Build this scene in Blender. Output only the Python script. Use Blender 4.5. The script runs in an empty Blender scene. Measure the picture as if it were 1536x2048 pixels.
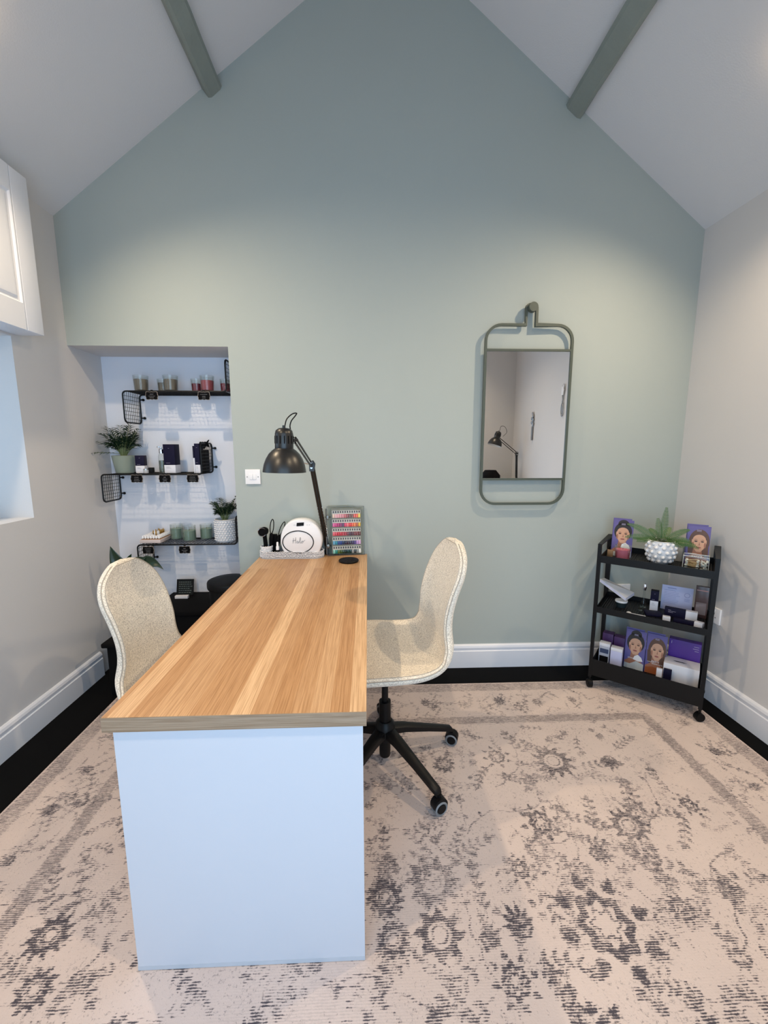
import bpy, bmesh, math, random
import numpy as np
from mathutils import Vector, Matrix
random.seed(4)
PI = math.pi
S = bpy.context.scene
COL = S.collection

# ------------------------------------------------------------------ camera
cam_d = bpy.data.cameras.new('camera'); cam = bpy.data.objects.new('camera', cam_d); COL.objects.link(cam)
cam_d.sensor_fit = 'VERTICAL'; cam_d.sensor_height = 36.0; cam_d.lens = 842.9 / 2048 * 36.0
cam_d.clip_start = 0.02
_R = Vector((0.99926266, -0.03838681, -0.00077326)); _U = Vector((0.00658674, 0.15155131, 0.98842744)); _F = Vector((0.03782538, 0.98770373, -0.15169241))
cam.matrix_world = Matrix(((_R.x, _U.x, -_F.x, 0), (_R.y, _U.y, -_F.y, 0), (_R.z, _U.z, -_F.z, 1.3628), (0, 0, 0, 1)))
S.camera = cam

# ------------------------------------------------------------------ colour management and world
S.view_settings.view_transform = 'Standard'; S.view_settings.look = 'None'
S.view_settings.gamma = 1.0; S.view_settings.use_curve_mapping = False
S.view_settings.exposure = -0.10
S.cycles.max_bounces = 10; S.cycles.diffuse_bounces = 6; S.cycles.glossy_bounces = 5
S.cycles.transparent_max_bounces = 16; S.cycles.caustics_reflective = False; S.cycles.caustics_refractive = False
W = bpy.data.worlds.new('world'); S.world = W; W.use_nodes = True
wn = W.node_tree.nodes; wl = W.node_tree.links
sky = wn.new('ShaderNodeTexSky'); sky.sky_type = 'NISHITA'; sky.sun_disc = False; sky.sun_elevation = math.radians(35)
wl.new(sky.outputs[0], wn['Background'].inputs[0]); wn['Background'].inputs[1].default_value = 0.12

# ------------------------------------------------------------------ lights (daylight at the openings, ceiling spots)
def area(name, loc, rot, sx, sy, power, col):
    l = bpy.data.lights.new(name, 'AREA'); l.shape = 'RECTANGLE'; l.size = sx; l.size_y = sy; l.energy = power; l.color = col
    o = bpy.data.objects.new(name, l); COL.objects.link(o); o.location = loc; o.rotation_euler = rot; return o
DAY = (0.50, 0.72, 1.0)
area('daylight_door', (0.0, -0.80, 1.05), (PI/2, 0, 0), 2.3, 2.0, 72, DAY)
area('daylight_window', (-2.02, 1.45, 1.45), (0, -PI/2, 0), 0.8, 1.2, 7.5, DAY)
SPOTS = [(-1.31, 1.62), (-1.30, 0.20), (1.57, 1.66), (1.22, 0.20)]
def ceil_z(x): return 2.548 + .753*(x+1.62) if x < .136 else 2.543 + .771*(1.859-x)
WARM = (1.0, 0.79, 0.54)
for i, (x, y) in enumerate(SPOTS):
    l = bpy.data.lights.new('spot', 'SPOT'); l.energy = (74, 88, 76, 86)[i]; l.color = WARM; l.shadow_soft_size = 0.028
    l.spot_size = math.radians(140); l.spot_blend = 1.0
    o = bpy.data.objects.new('ceiling_spot_light', l); COL.objects.link(o)
    s = 1 if x < 0 else -1
    o.location = (x + s*.03, y, ceil_z(x) - .075)
    o.rotation_euler = Vector((s*.42, 0.12, -1)).to_track_quat('-Z', 'Y').to_euler()

# ------------------------------------------------------------------ materials
MATS = {}
def lin(c): return tuple(((v/255)/12.92 if v/255 <= .04045 else ((v/255+.055)/1.055)**2.4) for v in c) + (1,)
def nodes(name):
    m = bpy.data.materials.new(name); m.use_nodes = True
    return m, m.node_tree.nodes, m.node_tree.links, m.node_tree.nodes['Principled BSDF']
def mat(name, rgb, rough=.5, metal=0, var=0.06, scale=30, bump=0.0, bscale=None, spec=.5, emit=None, coat=0, trans=0):
    """plain material with procedural tone variation and optional noise bump"""
    if name in MATS: return MATS[name]
    m, n, l, b = nodes(name)
    tc = n.new('ShaderNodeTexCoord'); nz = n.new('ShaderNodeTexNoise'); nz.inputs['Scale'].default_value = scale
    nz.inputs['Detail'].default_value = 3
    l.new(tc.outputs['Object'], nz.inputs['Vector'])
    mx = n.new('ShaderNodeMix'); mx.data_type = 'RGBA'
    c = lin(rgb); mx.inputs['A'].default_value = tuple(v*(1-var) for v in c[:3])+(1,); mx.inputs['B'].default_value = tuple(min(1, v*(1+var)) for v in c[:3])+(1,)
    l.new(nz.outputs['Fac'], mx.inputs['Factor']); l.new(mx.outputs['Result'], b.inputs['Base Color'])
    b.inputs['Roughness'].default_value = rough; b.inputs['Metallic'].default_value = metal
    b.inputs['Specular IOR Level'].default_value = spec; b.inputs['Coat Weight'].default_value = coat
    b.inputs['Transmission Weight'].default_value = trans
    if emit: b.inputs['Emission Color'].default_value = lin(rgb); b.inputs['Emission Strength'].default_value = emit
    if bump:
        nb = n.new('ShaderNodeTexNoise'); nb.inputs['Scale'].default_value = bscale or scale*4; nb.inputs['Detail'].default_value = 4
        l.new(tc.outputs['Object'], nb.inputs['Vector'])
        bp = n.new('ShaderNodeBump'); bp.inputs['Strength'].default_value = bump; bp.inputs['Distance'].default_value = .002
        l.new(nb.outputs['Fac'], bp.inputs['Height']); l.new(bp.outputs['Normal'], b.inputs['Normal'])
    MATS[name] = m; return m
def clear(name, tint=(249, 251, 250), gloss=.08):
    """thin clear glass or acrylic: mostly see-through with a fresnel sheen"""
    if name in MATS: return MATS[name]
    m, n, l, b = nodes(name); n.remove(b)
    t = n.new('ShaderNodeBsdfTransparent'); t.inputs[0].default_value = lin(tint)
    g = n.new('ShaderNodeBsdfGlossy'); g.inputs['Roughness'].default_value = .04
    lw = n.new('ShaderNodeLayerWeight'); lw.inputs[0].default_value = .25
    ma = n.new('ShaderNodeMath'); ma.operation = 'MULTIPLY_ADD'; ma.inputs[1].default_value = gloss*4; ma.inputs[2].default_value = gloss*.3
    l.new(lw.outputs['Fresnel'], ma.inputs[0])
    mx = n.new('ShaderNodeMixShader'); l.new(ma.outputs[0], mx.inputs[0]); l.new(t.outputs[0], mx.inputs[1]); l.new(g.outputs[0], mx.inputs[2])
    l.new(mx.outputs[0], n['Material Output'].inputs[0]); MATS[name] = m; return m

M_sage = mat('sage_wall_paint', (168, 176, 172), .75, var=.02, scale=3, bump=.12, bscale=260, spec=.25)
M_white = mat('white_wall_paint', (208, 206, 205), .8, var=.015, scale=3, bump=.14, bscale=220, spec=.25)
M_ceil = mat('white_ceiling_paint', (214, 214, 216), .85, var=.015, scale=3, bump=.25, bscale=160, spec=.2)
M_recess = mat('recess_paint', (222, 226, 236), .8, var=.015, scale=3, bump=.1, bscale=260, spec=.2)
M_trim = mat('white_gloss_paint', (226, 228, 234), .35, var=.01, bump=.03, bscale=60)
M_beam = mat('grey_green_painted_timber', (134, 142, 136), .7, var=.12, scale=9, bump=.6, bscale=40)
M_floor = mat('black_floor', (5, 5, 6), .8, var=.3, scale=8, bump=.1, spec=.12)
M_blackp = mat('black_plastic', (7, 7, 9), .5, var=.2, spec=.22)
M_blackm = mat('black_metal', (6, 7, 9), .45, var=.15, metal=0, spec=.28)
M_blackmatt = mat('matt_black', (6, 6, 8), .85, var=.2, spec=.15)
M_lampblk = mat('lamp_black', (17, 16, 16), .36, var=.05, spec=.6)
M_lampin = mat('lamp_inner_white', (225, 225, 222), .4, var=.02)
M_bulb = mat('frosted_bulb', (245, 243, 235), .3, var=.01)
M_steel = mat('brushed_steel', (190, 190, 190), .3, metal=1, var=.05)
M_chrome = mat('polished_chrome', (225, 225, 228), .12, metal=1, var=.02)
M_green_metal = mat('grey_green_metal', (76, 84, 76), .5, var=.05, spec=.4)
M_white_plastic = mat('white_plastic', (236, 236, 238), .35, var=.01)
M_screw = mat('screw_metal', (120, 118, 116), .4, metal=1)
M_panel = mat('white_laminate', (188, 192, 200), .4, var=.012, scale=5, bump=.03, bscale=90)
M_panel_edge = mat('white_laminate_edge', (232, 233, 236), .4, var=.01)
M_grey_wheel = mat('grey_rubber', (120, 122, 124), .6)
M_paper = mat('white_paper', (232, 230, 232), .7, var=.02)
M_lilac = mat('lilac_card', (196, 196, 226), .6, var=.02)
M_navy = mat('navy_card', (17, 13, 42), .6, var=.05, spec=.2)
M_purple = mat('purple_card', (78, 40, 140), .45, var=.04)
M_purple_d = mat('dark_purple_card', (64, 32, 84), .5, var=.05)
M_whitecard = mat('white_card', (225, 224, 230), .55, var=.02)
M_beige = mat('beige_card', (176, 168, 155), .7)
M_wax_taupe = mat('taupe_wax', (114, 103, 91), .55, var=.05)
M_wax_red = mat('dusty_red_wax', (152, 60, 68), .55, var=.05)
M_wax_dkred = mat('dark_red_wax', (118, 36, 50), .55, var=.05)
M_wax_pink = mat('pink_wax', (196, 104, 124), .5, var=.05)
M_wax_green = mat('sage_wax', (128, 148, 133), .55, var=.05)
M_wick = mat('wick', (40, 34, 30), .8)
M_soil = mat('potting_soil', (38, 28, 20), .95, var=.4, scale=120, bump=.8)
M_leafdk = mat('dark_leaf', (34, 58, 36), .45, var=.35, scale=14)
M_leafblk = mat('deep_green_leaf', (20, 46, 24), .3, var=.3, scale=10, coat=.2)
M_fern = mat('fern_green', (62, 98, 42), .5, var=.35, scale=20)
M_stem = mat('pale_green_stem', (128, 138, 92), .5, var=.2)
M_pot_green = mat('sage_ceramic', (150, 160, 146), .3, var=.02)
M_pot_white = mat('white_ceramic', (226, 226, 228), .3, var=.02)
M_gold = mat('gold_cap', (172, 128, 62), .35, metal=.7)
M_wood_pale = mat('pale_wood', (206, 178, 136), .6, var=.12, scale=60)
M_cotton = mat('cotton_white', (232, 230, 228), .9, bump=.4)
M_copper = mat('smoky_brown_card', (70, 52, 52), .25, var=.12, scale=12)
M_glass = clear('clear_glass'); M_acrylic = clear('clear_acrylic', (246, 248, 246), .1)
M_smoke = clear('smoky_acrylic', (243, 243, 240), .02)
M_mirror, _n, _l, _b = nodes('mirror_glass'); _b.inputs['Base Color'].default_value = (.93, .94, .95, 1); _b.inputs['Metallic'].default_value = 1; _b.inputs['Roughness'].default_value = .0
MATS['mirror'] = M_mirror

def fabric():
    m, n, l, b = nodes('flecked_beige_fabric')
    tc = n.new('ShaderNodeTexCoord')
    nz = n.new('ShaderNodeTexNoise'); nz.inputs['Scale'].default_value = 210; nz.inputs['Detail'].default_value = 4; nz.inputs['Roughness'].default_value = .75
    l.new(tc.outputs['Object'], nz.inputs['Vector'])
    r = n.new('ShaderNodeValToRGB'); e = r.color_ramp.elements
    e[0].position = .34; e[0].color = lin((168, 158, 146)); e[1].position = .56; e[1].color = lin((238, 229, 213))
    l.new(nz.outputs['Fac'], r.inputs[0]); l.new(r.outputs[0], b.inputs['Base Color'])
    b.inputs['Roughness'].default_value = .95; b.inputs['Specular IOR Level'].default_value = .15
    b.inputs['Sheen Weight'].default_value = .15
    bp = n.new('ShaderNodeBump'); bp.inputs['Strength'].default_value = .5; bp.inputs['Distance'].default_value = .0015
    l.new(nz.outputs['Fac'], bp.inputs['Height']); l.new(bp.outputs['Normal'], b.inputs['Normal'])
    return m
M_fabric = fabric(); M_piping = mat('beige_piping', (168, 160, 148), .9)

def oak(name, tint=1.0, grey=0.0, crossways=False):
    """butcher-block oak laminate: long strips of varying tone with fine streaky grain"""
    m, n, l, b = nodes(name)
    tc = n.new('ShaderNodeTexCoord'); sp = n.new('ShaderNodeSeparateXYZ'); l.new(tc.outputs['Object'], sp.inputs[0])
    cb = n.new('ShaderNodeCombineXYZ')
    if crossways: l.new(sp.outputs['X'], cb.inputs['X']); l.new(sp.outputs['Z'], cb.inputs['Y'])
    else: l.new(sp.outputs['Y'], cb.inputs['X']); l.new(sp.outputs['X'], cb.inputs['Y'])
    br = n.new('ShaderNodeTexBrick'); br.offset = .37; br.offset_frequency = 2; br.squash = 1
    for k, v in (('Scale', 1), ('Mortar Size', 0.0), ('Bias', 0.0), ('Brick Width', 3.4), ('Row Height', .047)): br.inputs[k].default_value = v
    def c(t): return lin(tuple(v*tint*(1-grey)+grey*(sum(t)/3)*tint*.86 for v in t))
    br.inputs['Color1'].default_value = c((222, 184, 142)); br.inputs['Color2'].default_value = c((186, 141, 97))
    l.new(cb.outputs[0], br.inputs['Vector'])
    mp = n.new('ShaderNodeMapping'); mp.inputs['Scale'].default_value = (3.2, 150, 1); l.new(cb.outputs[0], mp.inputs[0])
    g = n.new('ShaderNodeTexNoise'); g.inputs['Scale'].default_value = 1.6; g.inputs['Detail'].default_value = 6; g.inputs['Roughness'].default_value = .65; g.inputs['Distortion'].default_value = .25
    l.new(mp.outputs[0], g.inputs['Vector'])
    r = n.new('ShaderNodeValToRGB'); r.color_ramp.elements[0].position = .38; r.color_ramp.elements[0].color = (.60, .52, .44, 1); r.color_ramp.elements[1].position = .60; r.color_ramp.elements[1].color = (1, 1, 1, 1)
    l.new(g.outputs['Fac'], r.inputs[0])
    mx = n.new('ShaderNodeMix'); mx.data_type = 'RGBA'; mx.blend_type = 'MULTIPLY'; mx.inputs['Factor'].default_value = .75
    l.new(br.outputs['Color'], mx.inputs['A']); l.new(r.outputs[0], mx.inputs['B']); l.new(mx.outputs['Result'], b.inputs['Base Color'])
    b.inputs['Roughness'].default_value = .42; b.inputs['Specular IOR Level'].default_value = .35
    bp = n.new('ShaderNodeBump'); bp.inputs['Strength'].default_value = .15; bp.inputs['Distance'].default_value = .001
    l.new(g.outputs['Fac'], bp.inputs['Height']); l.new(bp.outputs['Normal'], b.inputs['Normal'])
    return m
M_oak = oak('oak_laminate'); M_oakedge_shade = oak('oak_edge_cool_shade', .76, .34, True)  # edge copy of the oak: front face's cool shade darkened and greyed into colour

# ------------------------------------------------------------------ mesh helpers
class MB:
    def __init__(s): s.v = []; s.f = []; s.m = []; s.k = 0; s.sm = []
    def add(s, vs, fs, smooth=False):
        o = len(s.v); s.v += [tuple(v) for v in vs]
        for f in fs: s.f.append([i+o for i in f]); s.m.append(s.k); s.sm.append(smooth)
        return s
    def mat(s, k): s.k = k; return s
    def box(s, c, d, rz=0, bev=0, M=None):
        x, y, z = d[0]/2, d[1]/2, d[2]/2
        if bev:
            bm = bmesh.new(); bmesh.ops.create_cube(bm, size=1)
            for v in bm.verts: v.co = Vector((v.co.x*d[0], v.co.y*d[1], v.co.z*d[2]))
            bmesh.ops.bevel(bm, geom=bm.edges[:], offset=bev, segments=3, affect='EDGES', profile=.5)
            bm.verts.index_update(); vs = [v.co.copy() for v in bm.verts]; fs = [[v.index for v in f.verts] for f in bm.faces]; bm.free()
        else:
            vs = [Vector(p) for p in ((-x,-y,-z),(x,-y,-z),(x,y,-z),(-x,y,-z),(-x,-y,z),(x,-y,z),(x,y,z),(-x,y,z))]
            fs = [(0,3,2,1),(4,5,6,7),(0,1,5,4),(1,2,6,5),(2,3,7,6),(3,0,4,7)]
        T = Matrix.Translation(c) @ (M.to_4x4() if M else Matrix.Rotation(rz, 4, 'Z'))
        return s.add([T @ v for v in vs], fs, bool(bev))
    def bx(s, x0, x1, y0, y1, z0, z1, bev=0): return s.box(((x0+x1)/2, (y0+y1)/2, (z0+z1)/2), (abs(x1-x0), abs(y1-y0), abs(z1-z0)), 0, bev)
    def tube(s, pts, r, seg=10, closed=False, cap=True, flat=None):
        pts = [Vector(p) for p in pts]; n = len(pts); rs = r if isinstance(r, (list, tuple)) else [r]*n
        vs = []; fs = []; up = None
        for i, p in enumerate(pts):
            if closed: t = pts[(i+1) % n]-pts[i-1]
            else: t = pts[min(i+1, n-1)]-pts[max(i-1, 0)]
            t.normalize()
            if up is None:
                up = Vector((0, 0, 1)) if abs(t.z) < .9 else Vector((1, 0, 0))
            a = t.cross(up)
            if a.length < 1e-5: a = t.orthogonal()
            a.normalize(); b = a.cross(t).normalized(); up = b
            sc = 1.0
            if 0 < i < n-1 or closed:
                d1 = (pts[i]-pts[i-1]).normalized(); sc = 1/max(.6, d1.dot(t))
            for k in range(seg):
                w = 2*PI*k/seg + (PI/4 if seg == 4 else 0)
                q = math.sqrt(2) if seg == 4 else 1
                vs.append(p + (a*math.cos(w)*sc + b*math.sin(w)*sc)*rs[i]*q)
        for i in range(n if closed else n-1):
            j = (i+1) % n
            for k in range(seg):
                k2 = (k+1) % seg; fs.append((i*seg+k, i*seg+k2, j*seg+k2, j*seg+k))
        if cap and not closed: fs.append(list(range(seg))[::-1]); fs.append([(n-1)*seg+k for k in range(seg)])
        return s.add(vs, fs, seg > 4)
    def lathe(s, prof, c=(0, 0, 0), seg=32, M=None):
        vs = []; fs = []; T = Matrix.Translation(c) @ (M.to_4x4() if M else Matrix.Identity(4))
        for r, z in prof:
            for k in range(seg):
                w = 2*PI*k/seg; vs.append(T @ Vector((r*math.cos(w), r*math.sin(w), z)))
        for i in range(len(prof)-1):
            for k in range(seg):
                k2 = (k+1) % seg; fs.append((i*seg+k, i*seg+k2, (i+1)*seg+k2, (i+1)*seg+k))
        if prof[0][0] > 1e-6: fs.append(list(range(seg))[::-1])
        if prof[-1][0] > 1e-6: fs.append([(len(prof)-1)*seg+k for k in range(seg)])
        return s.add(vs, fs, True)
    def cyl(s, a, b, r, seg=20):
        return s.tube([a, b], r, seg)
    def poly(s, pts, thick, M):
        """extruded outline: 2-D pts placed by matrix M (x, y in plane; z = thickness)"""
        n = len(pts); vs = [M @ Vector((p[0], p[1], 0)) for p in pts] + [M @ Vector((p[0], p[1], thick)) for p in pts]
        fs = [list(range(n))[::-1], [n+i for i in range(n)]] + [(i, (i+1) % n, n+(i+1) % n, n+i) for i in range(n)]
        return s.add(vs, fs)
    def sphere(s, c, r, seg=14, sc=(1, 1, 1)):
        prof = [(math.sin(PI*i/(seg//2)), -math.cos(PI*i/(seg//2))) for i in range(seg//2+1)]
        vs = []; fs = []
        for a, z in prof:
            for k in range(seg):
                w = 2*PI*k/seg; vs.append((c[0]+a*math.cos(w)*r*sc[0], c[1]+a*math.sin(w)*r*sc[1], c[2]+z*r*sc[2]))
        for i in range(len(prof)-1):
            for k in range(seg):
                k2 = (k+1) % seg; fs.append((i*seg+k, i*seg+k2, (i+1)*seg+k2, (i+1)*seg+k))
        return s.add(vs, fs, True)
    def build(s, name, mats, parent=None, loc=(0, 0, 0), rz=0, angle=40):
        me = bpy.data.meshes.new(name); me.from_pydata(s.v, [], s.f)
        mats = mats if isinstance(mats, (list, tuple)) else [mats]
        for m in mats: me.materials.append(m)
        me.polygons.foreach_set('material_index', s.m); me.polygons.foreach_set('use_smooth', s.sm)
        bm = bmesh.new(); bm.from_mesh(me); bmesh.ops.remove_doubles(bm, verts=bm.verts, dist=1e-6)
        bmesh.ops.recalc_face_normals(bm, faces=bm.faces); bm.to_mesh(me); bm.free()
        if any(s.sm): me.set_sharp_from_angle(angle=math.radians(angle))
        me.update()
        o = bpy.data.objects.new(name, me); COL.objects.link(o); o.location = loc; o.rotation_euler = (0, 0, rz)
        if parent: o.parent = parent
        return o
def tag(o, label, cat, group=None, kind=None):
    o['label'] = label; o['category'] = cat
    if group: o['group'] = group
    if kind: o['kind'] = kind
    return o
def thing(name, label, cat, loc=(0, 0, 0), rz=0, group=None):
    o = bpy.data.objects.new(name, None); o.empty_display_size = .05; COL.objects.link(o); o.location = loc; o.rotation_euler = (0, 0, rz)
    return tag(o, label, cat, group)
def struct(o, label=None, cat=None):
    o['kind'] = 'structure'
    if label: o['label'] = label
    if cat: o['category'] = cat
    return o
def dup(root, loc, rz=None, label=None):
    r = root.copy(); COL.objects.link(r); r.location = loc
    if rz is not None: r.rotation_euler = (0, 0, rz)
    if label: r['label'] = label
    for ch in list(root.children):
        c = ch.copy(); COL.objects.link(c); c.parent = r
        for g in list(ch.children):
            q = g.copy(); COL.objects.link(q); q.parent = c
    return r
def text_mb(mb, txt, size, M, depth=.0006, italic=0.0, squeeze=1.0):
    """real lettering turned into a thin solid, placed by matrix M (x right, y up, z out)"""
    cu = bpy.data.curves.new('lettering', 'FONT'); cu.body = txt; cu.size = size; cu.align_x = 'CENTER'; cu.align_y = 'CENTER'; cu.shear = italic
    cu.extrude = depth/2; cu.resolution_u = 3
    o = bpy.data.objects.new('lettering', cu); COL.objects.link(o)
    me = bpy.data.meshes.new_from_object(o)
    vs = [M @ Vector((v.co.x*squeeze, v.co.y, v.co.z)) for v in me.vertices]; fs = [list(p.vertices) for p in me.polygons]
    mb.add(vs, fs); bpy.data.objects.remove(o); bpy.data.curves.remove(cu); bpy.data.meshes.remove(me)
    return mb
def frameM(o, xa, ya):
    xa = Vector(xa).normalized(); ya = Vector(ya).normalized(); za = xa.cross(ya)
    return Matrix(((xa.x, ya.x, za.x, o[0]), (xa.y, ya.y, za.y, o[1]), (xa.z, ya.z, za.z, o[2]), (0, 0, 0, 1)))

# ------------------------------------------------------------------ the room
XL, XR, YB, YR, YF = -1.62, 1.859, 2.453, 2.742, -.55
ZL, ZR = 2.548, 2.543; AX, AZ = .136, 3.87; XJ, ZJ = -.762, 1.909
MXZ = Matrix(((1, 0, 0, 0), (0, 0, 1, YB), (0, 1, 0, 0), (0, 0, 0, 1)))
w = MB()
outer = [(XJ, 0), (XR+.12, 0), (XR+.12, ZR+.0), (AX, AZ+.1), (XL-.1, ZL+.02), (XL-.1, ZJ), (XJ, ZJ)]
n = len(outer)
vs = [MXZ @ Vector((p[0], p[1], 0)) for p in outer] + [MXZ @ Vector((p[0], p[1], .289)) for p in outer]
w.add(vs, [list(range(n))[::-1]]); w.mat(1); w.add(vs, [[n+i for i in range(n)]] + [(i, (i+1) % n, n+(i+1) % n, n+i) for i in range(n)])
struct(w.build('wall_back', [M_sage, M_white]))
struct(MB().bx(XL-.1, XR+.12, YR, YR+.08, 0, 4.0).build('wall_recess', M_recess))
# left wall with the window opening
wy0, wy1, wz0, wz1 = .95, 2.082, 1.027, 1.866
w = MB()
for a in ((YF, wy0, 0, 2.62), (wy1, YR, 0, 2.62), (wy0, wy1, 0, wz0), (wy0, wy1, wz1, 2.62)): w.bx(XL-.34, XL, *a)
struct(w.build('wall_left', M_white))
struct(MB().bx(XR, XR+.12, YF, YR, 0, 2.62).build('wall_right', M_white))
w = MB()
dx0, dx1, dz1 = -1.25, 1.15, 2.1
w.bx(XL-.34, dx0, YF-.12, YF, 0, 4.1).bx(dx1, XR+.12, YF-.12, YF, 0, 4.1).bx(dx0, dx1, YF-.12, YF, dz1, 4.1)
struct(w.build('wall_front', M_white))
struct(MB().bx(XL-.34, XR+.12, YF-.5, YR+.08, -.1, 0).build('floor', M_floor))
for nm, a, b in (('ceiling_left', (XL-.02, ZL-.015), (AX, AZ)), ('ceiling_right', (AX, AZ), (XR+.02, ZR-.015))):
    m = MB(); y0, y1 = YF-.12, YB; t = .1
    vs = [(a[0], y0, a[1]), (b[0], y0, b[1]), (b[0], y1, b[1]), (a[0], y1, a[1])]; vs += [(p[0], p[1], p[2]+t) for p in vs]
    m.add(vs, [(0, 1, 2, 3), (7, 6, 5, 4), (0, 4, 5, 1), (1, 5, 6, 2), (2, 6, 7, 3), (3, 7, 4, 0)])
    struct(m.build('ceiling', M_ceil))
# purlins painted grey-green
def purlin(c, nrm, wd, hg):
    m = MB(); nx, nz = nrm; tx, tz = -nz, nx
    rnd = random.Random(int(c[0]*100))
    N = 24; rows = []
    for i in range(N+1):
        y = YF + (YB-YF)*i/N; row = []
        for (u, v) in ((-.5, .12), (-.5, -.82), (-.34, -1.0), (.34, -1.0), (.5, -.84), (.5, .12)):
            j = 1 + rnd.uniform(-.035, .035)
            row.append((c[0]+tx*u*wd*j+nx*v*hg*j, y, c[1]+tz*u*wd*j+nz*v*hg*j))
        rows.append(row)
    vs = [p for r in rows for p in r]; fs = []
    for i in range(N):
        for k in range(6): k2 = (k+1) % 6; fs.append((i*6+k, i*6+k2, (i+1)*6+k2, (i+1)*6+k))
    fs += [list(range(6)), [N*6+k for k in range(6)]]
    return m.add(vs, fs).build('trim_beam', M_beam)
s = math.hypot(1, .753); ob = purlin((-.782, 3.168), (-.753/s, 1/s), .088, .050); ob.name = 'trim_1'; struct(ob, 'grey green painted roof beam along the left ceiling slope', 'beam')
s = math.hypot(1, .771); ob = purlin((1.112, 3.13), (.771/s, 1/s), .10, .055); ob.name = 'trim_2'; struct(ob, 'grey green painted roof beam along the right ceiling slope', 'beam')
# skirting boards: stepped profile
SK = [(0, 0), (.018, 0), (.018, .108), (.012, .112), (.014, .118), (.016, .130), (.012, .142), (.006, .148), (0, .150)]
def skirt(nm, a, b, nx, ny):
    m = MB(); n = len(SK); vs = [(a[0]+nx*p[0], a[1]+ny*p[0], p[1]) for p in SK] + [(b[0]+nx*p[0], b[1]+ny*p[0], p[1]) for p in SK]
    m.add(vs, [list(range(n)), [n+i for i in range(n)]] + [(i, (i+1) % n, n+(i+1) % n, n+i) for i in range(n)])
    struct(m.build(nm, M_trim))
skirt('baseboard_back', (XJ, YB), (XR-.018, YB), 0, -1)
skirt('baseboard_left', (XL, YF), (XL, YB-.01), 1, 0)
skirt('baseboard_right', (XR, YF), (XR, YB), -1, 0)
# left window: frame, mullion, pane, timber board on the sill
wi = MB(); xo = XL-.30
for a in ((wy0, wy1, wz0, wz0+.05), (wy0, wy1, wz1-.05, wz1), (wy0, wy0+.05, wz0, wz1), (wy1-.05, wy1, wz0, wz1), ((wy0+wy1)/2-.025, (wy0+wy1)/2+.025, wz0, wz1)): wi.bx(xo, xo+.05, *a)
wf = struct(wi.build('window_1', M_trim))
MB().bx(xo+.02, xo+.026, wy0+.05, wy1-.05, wz0+.05, wz1-.05).build('window_pane', M_glass, wf)
# glazed door behind the camera
dr = MB(); yd = YF-.08
for a in ((dx0, dx0+.07, 0, dz1), (dx1-.07, dx1, 0, dz1), (dx0, dx1, dz1-.07, dz1), (dx0, dx1, 0, .1), (-.10, .0, 0, dz1)): dr.bx(a[0], a[1], yd, yd+.05, a[2], a[3])
df = struct(dr.build('door_1', M_trim))
MB().bx(dx0+.07, -.10, yd+.02, yd+.026, .1, dz1-.07).bx(0, dx1-.07, yd+.02, yd+.026, .1, dz1-.07).build('door_pane', M_glass, df)

# ceiling downlights
for i, (x, y) in enumerate(SPOTS):
    s = 1 if x < 0 else -1
    t = thing('ceiling_spotlight', ['round white ceiling spotlight on left slope nearer the green wall', 'round white ceiling spotlight on left slope nearer the glazed door', 'round white ceiling spotlight on right slope nearer the green wall', 'round white ceiling spotlight on right slope nearer the glazed door'][i], 'spotlight', (x, y, ceil_z(x)), 0, 'ceiling spotlights')
    nrm = Vector((s*.753, 0, -1)).normalized(); Mq = nrm.to_track_quat('Z', 'X').to_matrix()
    MB().lathe([(.034, 0), (.046, 0), (.046, .006), (.034, .008)], (0, 0, 0), 28, Mq).build('bezel', M_white_plastic, t)
    MB().lathe([(.0, .004), (.030, .004), (.033, .020), (.026, .032), (0, .036)], (0, 0, 0), 24, Mq).build('bulb', mat('lit_bulb', (255, 214, 160), .3, emit=45), t)

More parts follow.
